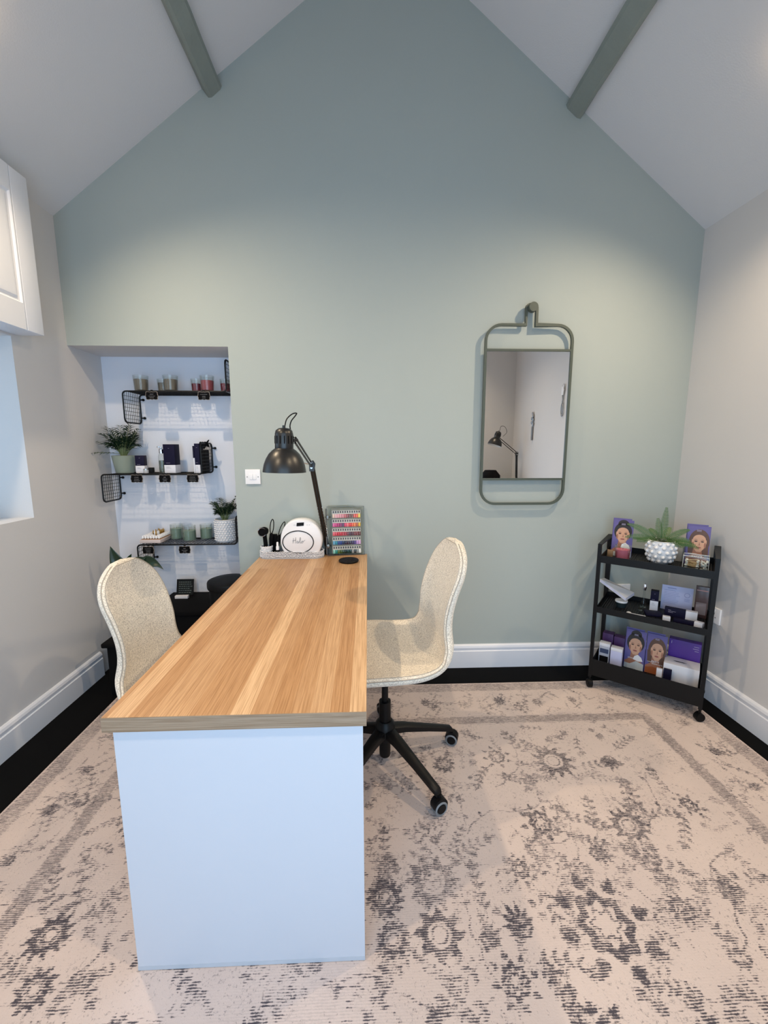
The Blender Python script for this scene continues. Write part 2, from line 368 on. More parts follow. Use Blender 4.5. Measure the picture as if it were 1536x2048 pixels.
# ------------------------------------------------------------------ rug
def build_rug():
    x0, x1, y0, y1 = -1.38, 1.731, -.50, 2.242; st = .005
    nx = int((x1-x0)/st)+1; ny = int((y1-y0)/st)+1
    X, Y = np.meshgrid(np.linspace(x0, x1, nx), np.linspace(y0, y1, ny))
    ink = np.zeros_like(X); rg = np.random.RandomState(7); ed = .004; X0, Y0 = X, Y
    X = X+rg.uniform(-.0022, .0022, (ny, 1))+.0016*np.sin(Y*41); Y = Y+.0022*np.sin(X*37)
    def win(cx, cy, r):
        a = max(0, int((cx-r-x0)/st)); b = min(nx, int((cx+r-x0)/st)+2); c = max(0, int((cy-r-y0)/st)); d = min(ny, int((cy+r-y0)/st)+2)
        return (slice(c, max(c, d)), slice(a, max(a, b)))
    def put(sl, sd, val=1.0):   # sd: signed distance, negative inside
        v = np.clip(.5 - sd/ed/1.6, 0, 1)*val
        ink[sl] = np.maximum(ink[sl], v)
    def leaf(cx, cy, ang, L, Wd, val=1.0, hollow=False):
        sl = win(cx, cy, L*1.1); u = (X[sl]-cx)*math.cos(ang)+(Y[sl]-cy)*math.sin(ang); v = -(X[sl]-cx)*math.sin(ang)+(Y[sl]-cy)*math.cos(ang)
        t = np.clip(u/L, 0, 1); h = Wd*np.sin(PI*t**.8)*(1+.18*np.sin(t*22))
        d = np.maximum(np.abs(v)-h, np.maximum(-u, u-L))
        if hollow: d = np.maximum(d, -(d+.0065))
        put(sl, d, val)
    def ring(cx, cy, r, w_, k=0, amp=0, ph=0, val=1.0, sx=1.0):
        sl = win(cx, cy, r*1.5+w_+.02); dx = (X[sl]-cx)*sx; dy = Y[sl]-cy; rr = np.hypot(dx, dy); th = np.arctan2(dy, dx)
        put(sl, np.abs(rr-r*(1+amp*np.cos(k*th+ph)))-w_, val)
    def disc(cx, cy, r, k=0, amp=0, ph=0, val=1.0, hole=0):
        sl = win(cx, cy, r*1.5+.02); dx = X[sl]-cx; dy = Y[sl]-cy; rr = np.hypot(dx, dy); th = np.arctan2(dy, dx)
        d = rr-r*(1+amp*np.cos(k*th+ph))
        if hole: d = np.maximum(d, hole-rr)
        put(sl, d, val)
    def line(pts, w_=.003, val=.9):
        for (ax, ay), (bx_, by) in zip(pts[:-1], pts[1:]):
            cx, cy = (ax+bx_)/2, (ay+by)/2; L = math.hypot(bx_-ax, by-ay)
            if L < 1e-6: continue
            sl = win(cx, cy, L/2+.015); ux, uy = (bx_-ax)/L, (by-ay)/L
            t = np.clip((X[sl]-ax)*ux+(Y[sl]-ay)*uy, 0, L); put(sl, np.hypot(X[sl]-ax-ux*t, Y[sl]-ay-uy*t)-w_, val)
    def rosette(cx, cy, r, val=1.0):
        k = rg.randint(8, 13); ph = rg.uniform(0, 6)
        disc(cx, cy, r, k, .16, ph, val, hole=r*.52); ring(cx, cy, r*.36, .0035, val=val)
        for j in range(k): a = 2*PI*j/k; leaf(cx+r*.9*math.cos(a), cy+r*.9*math.sin(a), a, r*.42, r*.10, val)
    def palmette(cx, cy, r, ang, val=1.0):
        for j, (da, L) in enumerate(((0, 1.5), (.45, 1.3), (-.45, 1.3), (.95, 1.05), (-.95, 1.05), (1.5, .8), (-1.5, .8))):
            leaf(cx, cy, ang+da, r*L, r*.17, val, hollow=(j % 3 == 1)); leaf(cx+.35*r*math.cos(ang+da), cy+.35*r*math.sin(ang+da), ang+da, r*L*.6, r*.10, val)
        ring(cx, cy, r*.42, .006, 6, .12, val=val); disc(cx, cy, r*.18, val=val)
    def medallion(cx, cy, r, val=1.0):
        ring(cx, cy, r*.62, r*.15, 8, .12, .3, val, 1.15); ring(cx, cy, r*.30, .005, 6, .2, 0, val)
        for j in range(8):
            a = 2*PI*j/8+.2; px, py = cx+r*.82*math.cos(a), cy+r*.86*math.sin(a)
            leaf(px, py, a, r*.48, r*.13, val); leaf(px, py, a+.7, r*.3, r*.08, val); leaf(px, py, a-.7, r*.3, r*.08, val)
    def sprig(cx, cy, ang, L, val=.9, nl=5):
        pts = [(cx, cy)]; a = ang; cur = rg.uniform(-.35, .35)
        for i in range(nl):
            a += cur*.5+rg.uniform(-.2, .2); p = pts[-1]; q = (p[0]+L/nl*math.cos(a), p[1]+L/nl*math.sin(a)); pts.append(q)
            s_ = L*.24
            leaf(q[0], q[1], a+.8, s_, s_*.22, val); leaf(q[0], q[1], a-.8, s_, s_*.22, val)
        line(pts, .0028, val)
        leaf(pts[-1][0], pts[-1][1], a, L*.3, L*.07, val)
    bw = .34
    # field: spaced blooms joined by vines
    big = [(.674, .99, .115), (.936, 1.30, .062), (.62, 1.325, .07), (.573, 1.225, .05), (.762, 1.20, .06), (.485, 1.157, .05), (.196, 1.13, .085), (.325, .965, .05), (.194, .984, .06), (.062, .977, .05),
           (.432, .99, .07), (.369, .873, .06), (.045, 1.087, .06), (.80, 1.62, .075), (.56, 1.66, .06), (.32, 1.62, .05), (1.05, 1.62, .065), (.15, 1.52, .05), (-.1, .72, .09), (.15, .70, .07), (.55, .74, .08), (.92, .78, .07), (1.12, 1.08, .07), (1.2, .85, .06), (-.35, .68, .07), (-.62, .80, .08), (-.85, .72, .07), (-.9, 1.02, .06), (-.78, 1.25, .06), (-.92, 1.5, .055), (-.85, .9, .05), (-.55, .62, .06), (1.22, 1.38, .05), (.92, 1.02, .045), (-.4, 1.3, .08), (-.2, 1.6, .07), (-.3, 1.0, .07), (-.6, 1.6, .07)]
    for i, (cx, cy, r) in enumerate(big):
        v = rg.uniform(.75, 1.0)
        if i == 0: medallion(cx, cy, r, 1.0)
        elif i in (8, 1, 13, 19): rosette(cx, cy, r, v)
        elif i % 3 == 0: rosette(cx, cy, r*.85, v)
        elif i % 3 == 1: palmette(cx, cy, r*.8, rg.uniform(0, 6.3), v)
        else: medallion(cx, cy, r*.9, v)
        for k in range(2):
            a = rg.uniform(0, 6.3); sprig(cx+r*1.1*math.cos(a), cy+r*1.1*math.sin(a), a, rg.uniform(.10, .18), v*.85)
    for i in range(520):
        cx = rg.uniform(-1.0, 1.36); cy = rg.uniform(.3, 1.86); a = rg.uniform(0, 6.3)
        if rg.rand() < .7: sprig(cx, cy, a, rg.uniform(.06, .14), rg.uniform(.45, .8), rg.randint(3, 7))
        else: palmette(cx, cy, rg.uniform(.012, .028), a, rg.uniform(.5, .85))
    # long meandering stems
    for i in range(46):
        p = (rg.uniform(-1, 1.3), rg.uniform(0, 1.8)); a = rg.uniform(0, 6.3); pts = [p]
        for j in range(9):
            a += rg.uniform(-.7, .7); p = (p[0]+.045*math.cos(a), p[1]+.045*math.sin(a)); pts.append(p)
            if j % 3 == 1: leaf(p[0], p[1], a+1, .03, .008, .8)
        line(pts, .003, .8)
    # border: mirrored blooms running round
    per = []
    for k in range(16):
        t = -1.30+k*.20; per.append((t, y1-.185, 0))
    for k in range(13):
        t = 2.05-k*.20; per.append((x1-.185, t, 1)); per.append((x0+.185, t, 1))
    for i, (cx, cy, d) in enumerate(per):
        v = rg.uniform(.7, .95); palmette(cx, cy, rg.uniform(.03, .045), (PI/2 if d == 0 else 0)+PI*(i % 2), v)
        for k in range(15): sprig(cx+rg.uniform(-.10, .10), cy+rg.uniform(-.09, .09), rg.uniform(0, 6.3), rg.uniform(.04, .09), v*rg.uniform(.7, 1), 3)
    # guard lines and shaded guard bands
    de = np.minimum(np.minimum(X-x0, x1-X), y1-Y)
    wob = .0015*np.sin(X*60)+.0015*np.sin(Y*53)
    for dline in (.078, .300, .362): ink[:] = np.maximum(ink, np.clip(.5-(np.abs(de-dline+wob)-.0022)/ed/1.4, 0, 1)*.62)
    band = np.where((de > .008) & (de < .078), .55, 0)+np.where((de > .304) & (de < .358), .62, 0)
    # patchy wash of grey through the ground
    wash = np.zeros_like(X)
    for i in range(26):
        cx, cy, r = rg.uniform(-1.3, 1.6), rg.uniform(0, 2.2), rg.uniform(.08, .25)
        wash += np.exp(-(((X-cx)/r)**2+((Y-cy)/(r*.7))**2))*rg.uniform(.1, .35)
    verts = np.stack([X0.ravel(), Y0.ravel(), np.full(X.size, .011)], 1)
    idx = np.arange(nx*ny).reshape(ny, nx)
    q = np.stack([idx[:-1, :-1].ravel(), idx[:-1, 1:].ravel(), idx[1:, 1:].ravel(), idx[1:, :-1].ravel()], 1)
    me = bpy.data.meshes.new('rug_pile')
    me.vertices.add(len(verts)); me.vertices.foreach_set('co', verts.ravel().astype(np.float32))
    me.loops.add(q.size); me.loops.foreach_set('vertex_index', q.ravel().astype(np.int32))
    me.polygons.add(len(q)); me.polygons.foreach_set('loop_start', np.arange(0, q.size, 4, dtype=np.int32)); me.polygons.foreach_set('loop_total', np.full(len(q), 4, dtype=np.int32))
    me.update(calc_edges=True); me.validate()
    at = me.color_attributes.new('pattern', 'FLOAT_COLOR', 'POINT')
    c = np.ones((nx*ny, 4), np.float32); c[:, 0] = ink.ravel(); c[:, 1] = band.ravel(); c[:, 2] = np.clip(wash, 0, 1).ravel()
    at.data.foreach_set('color', c.ravel())
    m, n, l, b = nodes('distressed_rug')
    A = n.new('ShaderNodeAttribute'); A.attribute_name = 'pattern'; sp = n.new('ShaderNodeSeparateColor'); l.new(A.outputs['Color'], sp.inputs[0])
    tc = n.new('ShaderNodeTexCoord')
    def noise(scale, sc=(1, 1, 1), det=3, rough=.6):
        mp = n.new('ShaderNodeMapping'); mp.inputs['Scale'].default_value = sc; l.new(tc.outputs['Object'], mp.inputs[0])
        z = n.new('ShaderNodeTexNoise'); z.inputs['Scale'].default_value = scale; z.inputs['Detail'].default_value = det; z.inputs['Roughness'].default_value = rough; l.new(mp.outputs[0], z.inputs['Vector']); return z.outputs['Fac']
    def math_(op, a, b_=None, c_=None):
        q_ = n.new('ShaderNodeMath'); q_.operation = op
        for i, v in enumerate((a, b_, c_)):
            if v is None: continue
            if isinstance(v, (int, float)): q_.inputs[i].default_value = v
            else: l.new(v, q_.inputs[i])
        return q_.outputs[0]
    rib = noise(1, (45, 230, 1), 2)          # woven ribs that break up the ink
    fine = noise(170, (1, 1, 1), 3, .7); wear = noise(7, (1, 1, 1), 4, .65)
    t = math_('ADD', math_('MULTIPLY', math_('SUBTRACT', rib, .5), 1.9), math_('MULTIPLY', math_('SUBTRACT', fine, .5), 1.3))
    t = math_('ADD', t, math_('MULTIPLY', math_('SUBTRACT', wear, .5), 1.1))
    sy_ = n.new('ShaderNodeSeparateXYZ'); l.new(tc.outputs['Object'], sy_.inputs[0])
    wav = math_('SINE', math_('ADD', math_('MULTIPLY', sy_.outputs['Y'], 1050), math_('MULTIPLY', wear, 9)))
    t = math_('ADD', t, math_('MULTIPLY', wav, .30))
    def sstep(v, lo, hi):
        q_ = n.new('ShaderNodeMapRange'); q_.interpolation_type = 'SMOOTHSTEP'; q_.inputs['From Min'].default_value = lo; q_.inputs['From Max'].default_value = hi; l.new(v, q_.inputs['Value']); return q_.outputs[0]
    has = sstep(sp.outputs[0], .12, .42)
    inkf = math_('MULTIPLY', math_('MULTIPLY', sstep(math_('ADD', sp.outputs[0], t), .38, 1.10), has), .97)
    bandf = math_('MULTIPLY', sstep(math_('ADD', sp.outputs[1], t), .15, 1.0), sstep(sp.outputs[1], .05, .2))
    speck = math_('MULTIPLY', sstep(math_('ADD', noise(95, (1, 1, 1), 4, .8), math_('MULTIPLY', wear, .35)), .74, .86), .5)
    washf = math_('MULTIPLY', sp.outputs[2], .55)
    tot = math_('MAXIMUM', math_('MAXIMUM', inkf, math_('MULTIPLY', bandf, .75)), math_('MAXIMUM', speck, math_('MULTIPLY', washf, sstep(t, -.4, .6))))
    tot = math_('MULTIPLY', tot, .97)
    base = n.new('ShaderNodeMix'); base.data_type = 'RGBA'; base.inputs['A'].default_value = lin((220, 202, 192)); base.inputs['B'].default_value = lin((198, 182, 176)); l.new(noise(4, (1, 1, 1), 4), base.inputs['Factor'])
    mx = n.new('ShaderNodeMix'); mx.data_type = 'RGBA'; l.new(tot, mx.inputs['Factor']); l.new(base.outputs['Result'], mx.inputs['A']); mx.inputs['B'].default_value = lin((62, 60, 70))
    l.new(mx.outputs['Result'], b.inputs['Base Color']); b.inputs['Roughness'].default_value = .95; b.inputs['Specular IOR Level'].default_value = .1
    bp = n.new('ShaderNodeBump'); bp.inputs['Strength'].default_value = .4; bp.inputs['Distance'].default_value = .002; l.new(fine, bp.inputs['Height']); l.new(bp.outputs['Normal'], b.inputs['Normal'])
    me.materials.append(m)
    t_ = thing('area_rug', 'large cream rug with a worn grey floral pattern on the black floor', 'rug', (0, 0, 0))
    o = bpy.data.objects.new('rug_pile', me); COL.objects.link(o); o.parent = t_
    MB().bx(x0, x1, y0, y1, .0005, .0105).build('rug_backing', mat('rug_edge', (150, 146, 144), .95), t_)
build_rug()

# ------------------------------------------------------------------ desk
DL, DR, DF, DB = -.626, -.007, .921, 2.425
desk = thing('desk', 'long oak topped desk with white end panels standing against the green wall', 'desk', (0, 0, 0))
MB().bx(DL, DR, DF+.002, DB, .703, .740, .0015).build('desktop', M_oak, desk)
MB().bx(DL, DR, DF, DF+.002, .703, .7395).build('edge_strip', M_oakedge_shade, desk)
e = MB().bx(-.607, -.016, .931, .947, .024, .703).build('end_panel', M_panel, desk)
MB().bx(-.6075, -.0155, .9305, .9475, .012, .024).build('foot_strip', mat('grey_white_strip', (176, 182, 190), .4), desk)
MB().bx(-.607, -.016, 2.395, 2.411, .012, .703).build('end_panel', M_panel, desk)

# ------------------------------------------------------------------ swivel chairs
def catmull(P, n):
    P = np.array(P, float); Q = np.vstack([2*P[0]-P[1], P, 2*P[-1]-P[-2]]); out = []
    m = len(P)-1
    for s_ in np.linspace(0, m, n):
        i = min(int(s_), m-1); t = s_-i; a, b, c, d = Q[i], Q[i+1], Q[i+2], Q[i+3]
        out.append(.5*((2*b)+(-a+c)*t+(2*a-5*b+4*c-d)*t*t+(-a+3*b-3*c+d)*t**3))
    return np.array(out)
def make_chair(label, loc, rz, legs_world, dz):
    t = thing('swivel_chair', label, 'chair', loc, rz, 'upholstered swivel chairs at the desk')
    #      x      z      halfwidth curl
    prof = [(0.231, 0.465, 0.200, 0.003), (0.214, 0.494, 0.230, 0.007), (0.164, 0.507, 0.256, 0.012), (0.089, 0.508, 0.271, 0.017), (-0.002, 0.501, 0.274, 0.021), (-0.092, 0.493, 0.262, 0.025), (-0.168, 0.495, 0.239, 0.033), (-0.218, 0.521, 0.217, 0.036), (-0.241, 0.574, 0.197, 0.034), (-0.241, 0.639, 0.172, 0.032), (-0.241, 0.703, 0.169, 0.027), (-0.254, 0.777, 0.171, 0.021), (-0.274, 0.849, 0.171, 0.013), (-0.292, 0.910, 0.168, 0.009), (-0.297, 0.946, 0.163, 0.006), (-0.300, 0.974, 0.157, 0.003)]
    prof = [(a, b+dz, c*.985, d) for a, b, c, d in prof]
    NS, NT = 90, 41
    C = catmull(prof, 400); d = np.vstack([[0, 0], np.diff(C[:, :2], axis=0)]); L = np.cumsum(np.hypot(d[:, 0], d[:, 1])); tot = L[-1]
    th = np.linspace(0, PI, NS); sv = (1-np.cos(th))/2*.35+np.linspace(0, 1, NS)*.65; sv *= tot
    cx, cz, cw, cc = [np.interp(sv, L, C[:, k]) for k in range(4)]
    tx = np.gradient(cx, sv+1e-9*np.arange(NS)); tz = np.gradient(cz, sv+1e-9*np.arange(NS)); nn = np.hypot(tx, tz); tx /= nn; tz /= nn
    # direction towards the sitter: seat +z, back +x
    nxv, nzv = -tz*-1, tx*-1
    rt, rf = .165, .10     # rounding lengths at the top and the front
    f = np.ones(NS)
    u = np.clip((sv-(tot-rt))/rt, 0, 1); f *= np.sqrt(np.clip(1-u**2.3, 0, 1))
    u = np.clip((rf-sv)/rf, 0, 1); f *= np.clip(1-u**2.4, 0, 1)**.42
    f = np.maximum(f, .02)
    tv = np.sin(np.linspace(-PI/2, PI/2, NT)); TH = .036
    vs = []; ids = {}
    edge = []
    for side in (1, -1):
        for i in range(NS):
            es = min(1, sv[i]/.02, (tot-sv[i])/.02); es = math.sqrt(max(0, 1-(1-es)**2))
            for j in range(NT):
                a = abs(tv[j]); y = tv[j]*cw[i]*f[i]
                e_d = (1-a)*cw[i]*f[i]; et = min(1, e_d/.02); et = math.sqrt(max(0, 1-(1-et)**2))
                h = TH/2*min(es, et); cu = cc[i]*a**2.6*1.0
                # edges of the shell curl towards the sitter
                vs.append((cx[i]+nxv[i]*(cu+side*h), y, cz[i]+nzv[i]*(cu+side*h)))
    n1 = NS*NT; fs = []
    for i in range(NS-1):
        for j in range(NT-1):
            a = i*NT+j; fs.append((a, a+1, a+NT+1, a+NT)); fs.append((n1+a, n1+a+NT, n1+a+NT+1, n1+a+1))
    for j in range(NT-1): fs.append((j, n1+j, n1+j+1, j+1)); b_ = (NS-1)*NT+j; fs.append((b_, b_+1, n1+b_+1, n1+b_))
    sh = MB().add(vs, fs, True).build('seat_shell', M_fabric, t, angle=80)
    # stitched seams run round just inside each rim
    def rim(off, side):
        pts = []
        for jj, order in ((0, range(2, NS-2)), (NT-1, range(NS-3, 1, -1))):
            for i in order:
                sgn_y = -1 if jj == 0 else 1
                hw = cw[i]*f[i]; y = sgn_y*max(0, hw-off); a = abs(y)/max(hw, 1e-4); cu = cc[i]*a**2.6
                e_d = (1-a)*hw; et = min(1, e_d/.02); es = min(1, sv[i]/.02, (tot-sv[i])/.02)
                h = TH/2*min(math.sqrt(max(0, 1-(1-et)**2)), math.sqrt(max(0, 1-(1-es)**2)))
                pts.append((cx[i]+nxv[i]*(cu+side*(h+.0004)), y, cz[i]+nzv[i]*(cu+side*(h+.0004))))
        return pts
    MB().tube(rim(.0012, 1), .0022, 6, closed=True).build('piping', M_piping, t)
    MB().tube(rim(.011, 1), .0012, 5, closed=True).build('seam', M_piping, t)
    # mechanism, column, hub
    MB().bx(-.09, .09, -.06, .06, .445+dz, .478+dz, .008).tube([(.03, -.05, .460+dz), (.05, -.15, .456+dz), (.06, -.20, .460+dz)], .006, 8).build('seat_mechanism', M_blackm, t)
    MB().cyl((0, 0, .26), (0, 0, .450+dz), .014, 20).cyl((0, 0, .20), (0, 0, .30), .025, 24).build('gas_column', M_blackm, t)
    MB().lathe([(.0, .045), (.022, .045), (.024, .055), (.024, .12), (.042, .13), (.046, .16), (.040, .20), (.030, .212), (0, .212)]).build('hub', M_blackm, t)
    for k in range(5):
        a = legs_world+2*PI*k/5-rz; ca, sa = math.cos(a), math.sin(a)
        m = MB(); P = [(.025, .168, .030), (.09, .158, .026), (.20, .128, .021), (.285, .103, .019), (.318, .094, .018), (.327, .085, .014)]
        vs = []; fs = []
        for r_, z_, w_ in P:
            for (oy, oz) in ((-1, -.7), (-.6, -1), (.6, -1), (1, -.7), (1, .5), (.5, .8), (-.5, .8), (-1, .5)):
                py = oy*w_*.85; vs.append((r_*ca-py*sa, r_*sa+py*ca, z_+oz*w_*.75))
        for i in range(len(P)-1):
            for q in range(8): fs.append((i*8+q, i*8+(q+1) % 8, (i+1)*8+(q+1) % 8, (i+1)*8+q))
        fs += [list(range(8)), [(len(P)-1)*8+q for q in range(8)]]
        m.add(vs, fs, True); leg = m.build('leg', M_blackm, t)
        c = MB(); R_ = .027; cx_, cy_ = .327*ca, .327*sa; b = a+.9+k*1.3; hx, hy = math.cos(b), math.sin(b)   # axle direction
        c.cyl((cx_, cy_, .035), (cx_, cy_, .085), .007, 12)
        Mx = Vector((hx, hy, 0)).to_track_quat('Z', 'X').to_matrix()
        zc = R_+.0115
        c.lathe([(.0, -.016), (.029, -.016), (.029, .016), (0, .016)], (cx_, cy_, zc+.010), 24, Mx)
        c.lathe([(0, -.020), (.018, -.020), (.0185, -.017), (.0185, .017), (.018, .020), (0, .020)], (cx_, cy_, zc), 20, Mx)
        c.mat(1)
        for sg in (1, -1): c.lathe([(.0186, sg*.0165), (.022, sg*.0205), (R_, sg*.017), (R_, sg*.006), (.0186, sg*.006)], (cx_, cy_, zc), 28, Mx)
        c.build('caster', [M_blackp, M_grey_wheel], leg)
    return t
make_chair('beige fabric swivel chair on right side of desk, whole black base in view', (.0664, 1.6468, 0), 3.3217, math.radians(17.8), .0167)
make_chair('beige fabric swivel chair on left side of desk, only its backrest in view', (-.6486, 1.568, 0), -.1108, math.radians(40), -.032)

# ------------------------------------------------------------------ black furniture in the recess
bench = thing('storage_bench', 'low black storage bench filling the foot of the recess', 'bench', (0, 0, 0))
MB().bx(-1.28, -.945, 2.40, 2.728, .02, .385, .004).build('bench_body', M_blackmatt, bench)
MB().bx(-1.295, -.930, 2.39, 2.735, .385, .415, .006).build('bench_top', M_blackmatt, bench)
for x in (-1.25, -.97):
    for y in (2.43, 2.70): MB().bx(x-.015, x+.015, y-.015, y+.015, 0, .02).build('foot', M_blackp, bench)
crate = thing('storage_box', 'small black lidded box on floor beside left wall, under broad leaved plant', 'box', (0, 0, 0))
MB().bx(-1.43, -1.31, 2.215, 2.64, 0.002, .285, .006).build('box_body', M_blackmatt, crate)
MB().bx(-1.452, -1.305, 2.20, 2.66, .285, .312, .008).build('lid', M_blackmatt, crate)
pbin = thing('pedal_bin', 'round black lidded bin standing beside far end of desk', 'bin', (-.802, 2.378, 0))
MB().lathe([(0, 0.002), (.104, 0.002), (.108, .01), (.112, .56), (.112, .572), (0, .572)], seg=48).build('bin_body', M_blackp, pbin)
MB().lathe([(.112, .566), (.120, .568), (.1225, .576), (.1225, .600), (.119, .608), (.105, .613), (.05, .615), (0, .615)], seg=48).build('lid', M_blackp, pbin)
# little letter-board sign
sg = thing('letter_board_sign', 'small black framed letter board on bench in front of recess wall', 'sign', (-1.186, 2.672, .4155))
m = MB(); Mt = frameM((0, 0, .052), (1, 0, 0), (0, .25, 1))
m.mat(0).box((0, .0, .052), (.094, .008, .094), 0, 0, Mt.to_3x3() @ Matrix.Rotation(-PI/2, 3, 'X'))
sgo = m.build('board', mat('letterboard_felt', (20, 26, 26), .9), sg)
fr = MB()
for a in ((0, .049, .104, .006), (0, -.049, .104, .006)): fr.box(Mt @ Vector((a[0], a[1], 0)), (.104, .012, .007), 0, 0, Mt.to_3x3() @ Matrix.Rotation(-PI/2, 3, 'X'))
for sx in (-1, 1): fr.box(Mt @ Vector((sx*.049, 0, 0)), (.007, .012, .104), 0, 0, Mt.to_3x3() @ Matrix.Rotation(-PI/2, 3, 'X'))
fr.build('frame', M_blackp, sg)
m = MB(); rr = random.Random(3)
for k in range(6):
    x = -.038
    while x < .034:
        L_ = rr.uniform(.006, .014); q = Mt @ Vector((x+L_/2, .034-k*.0135, .0065)); m.box(q, (L_, .001, .004), 0, 0, Mt.to_3x3() @ Matrix.Rotation(-PI/2, 3, 'X')); x += L_+.004
m.build('letters', mat('faded_letter', (96, 106, 104), .7), sg)
MB().bx(-.045, .045, -.028, -.004, .0, .006, .001).build('foot', M_blackp, sg)
tag(MB().bx(-.04, .04, -.012, .012, 0, .018, .001).build('card_stack', [M_paper], None, (-1.186, 2.615, .4155)), 'small stack of pale cards in front of letter board sign', 'cards')

# ------------------------------------------------------------------ wire shelves in the recess
SHY0, SHY1 = 2.552, 2.734; SHR = .0035
def wire_shelf(label, xl, xr, z, zdn, zup):
    t = thing('wire_shelf', label, 'shelf', (0, 0, 0), 0, 'black wire shelves in the recess')
    r_ = .022; R2 = .0045
    def rounded(pts):
        out = []
        for i, p in enumerate(pts):
            if i in (0, len(pts)-1): out.append(Vector(p)); continue
            a, b, c = Vector(pts[i-1]), Vector(p), Vector(pts[i+1]); u = (a-b).normalized(); v = (c-b).normalized()
            for k in range(6):
                s_ = k/5; q = (b+u*r_)*(1-s_)**2+2*s_*(1-s_)*b+(b+v*r_)*s_**2; out.append(q)
        return out
    m = MB()
    for y in (SHY0, SHY1):
        m.tube(rounded([(xl, y, zdn+r_), (xl, y, z), (xr, y, z), (xr, y, zup-r_)]), R2, 8)
    for x, ze, sgn in ((xl, zdn, 1), (xr, zup, -1)):
        y0, y1 = SHY0, SHY1
        m.tube([(x, y0, ze+sgn*r_), (x, y0+.006, ze+sgn*.007), (x, y0+.02, ze), (x, y1-.02, ze), (x, y1-.006, ze+sgn*.007), (x, y1, ze+sgn*r_)], R2, 8)
    m.build('rim_wire', M_blackm, t)
    g = MB(); n_ = int((xr-xl)/.02)
    for k in range(1, n_): x = xl+(xr-xl)*k/n_; g.tube([(x, SHY0, z), (x, SHY1, z)], .0013, 5, cap=False)
    for k in range(1, 9): y = SHY0+(SHY1-SHY0)*k/9; g.tube([(xl+.01, y, z), (xr-.01, y, z)], .0013, 5, cap=False)
    g.build('mesh_shelf', M_blackm, t)
    for x, a, b in ((xl, zdn, z), (xr, z, zup)):
        g = MB(); n_ = int((b-a)/.02)
        for k in range(1, n_): zz = a+(b-a)*k/n_; g.tube([(x, SHY0, zz), (x, SHY1, zz)], .0013, 5, cap=False)
        for k in range(1, 9): y = SHY0+(SHY1-SHY0)*k/9; g.tube([(x, y, a), (x, y, b)], .0013, 5, cap=False)
        g.build('mesh_bracket', M_blackm, t)
        sx = 1
        for zz in (a+.035, b-.03):
            MB().tube([(x, SHY1, zz), (x+sx*.016, SHY1+.002, zz)], .004, 8).lathe([(.0, -.002), (.008, -.002), (.008, .002), (0, .002)], (x+sx*.02, SHY1+.003, zz), 14, Matrix.Rotation(PI/2, 3, 'X')).build('screw_tab', M_blackm, t)
    return t
Z1, Z2, Z3 = 1.683, 1.205, .778
wire_shelf('black wire shelf, topmost in recess, holding taupe and red candles', -1.405, -.815, Z1, 1.508, 1.862)
wire_shelf('black wire shelf, middle one in recess, holding palm and skincare boxes', -1.572, -.985, Z2, 1.04, 1.388)
wire_shelf('black wire shelf, lowest in recess, holding green candles and white pot', -1.400, -.803, Z3, .620, .945)
TOP = .005

# chalkboard price tags clipped on the shelf rims
def tag_label(label, x, z, rz=0, seed=0):
    t = thing('price_tag', label, 'label', (x, SHY0-.008, z), rz, 'chalkboard labels clipped to the wire shelves')
    w_, h_ = .066, .042
    out = []
    for k in range(48):
        a = 2*PI*k/48; ux, uz = math.cos(a), math.sin(a); q = max(abs(ux)/(w_/2), abs(uz)/(h_/2)); rr_ = 1/q*(1+.05*math.cos(8*a))
        out.append((ux*rr_, uz*rr_))
    Mt_ = frameM((0, .001, 0), (1, 0, 0), (0, 0, 1))
    MB().poly([(p[0]*1.04, p[1]*1.06) for p in out], .0022, Mt_).build('backing', mat('tag_edge', (142, 132, 124), .7), t)
    MB().poly([(p[0]*.97, p[1]*.95) for p in out], .0034, Mt_).build('chalkboard', M_blackmatt, t)
    m = MB(); rr = random.Random(seed)
    for k, zz in enumerate((.008, -.003, -.012)):
        L_ = rr.uniform(.018, .042)
        if k == 0 and rr.random() < .5: L_ = .014
        pts = [(-L_/2+L_*i/14, -.0027, zz+.0016*math.sin(i*2.3+seed)) for i in range(15)]
        m.tube(pts, .0004, 4)
    m.build('chalk_writing', mat('chalk', (150, 150, 155), .9), t)
    MB().bx(-.006, .006, .001, .005, h_/2-.012, h_/2+.012, .001).build('clip', M_blackp, t)
tz1, tz2, tz3 = Z1-.026, Z2-.024, Z3-.030
tag_label('black chalkboard price label below taupe candles on topmost shelf', -1.237, tz1, .0, 1)
tag_label('black chalkboard price label below red candles on topmost shelf', -.942, tz1, .0, 2)
tag_label('black chalkboard price label on middle shelf beside palm pot', -1.363, tz2, 0, 3)
tag_label('black chalkboard price label on middle shelf below glass pump bottle', -1.200, tz2, 0, 4)
tag_label('black chalkboard price label on middle shelf below black bow', -1.038, tz2, 0, 5)
tag_label('black chalkboard price label on lowest shelf below white and gold vials', -1.333, tz3, 0, 6)
tag_label('black chalkboard price label on lowest shelf below green candles', -1.116, tz3, 0, 7)

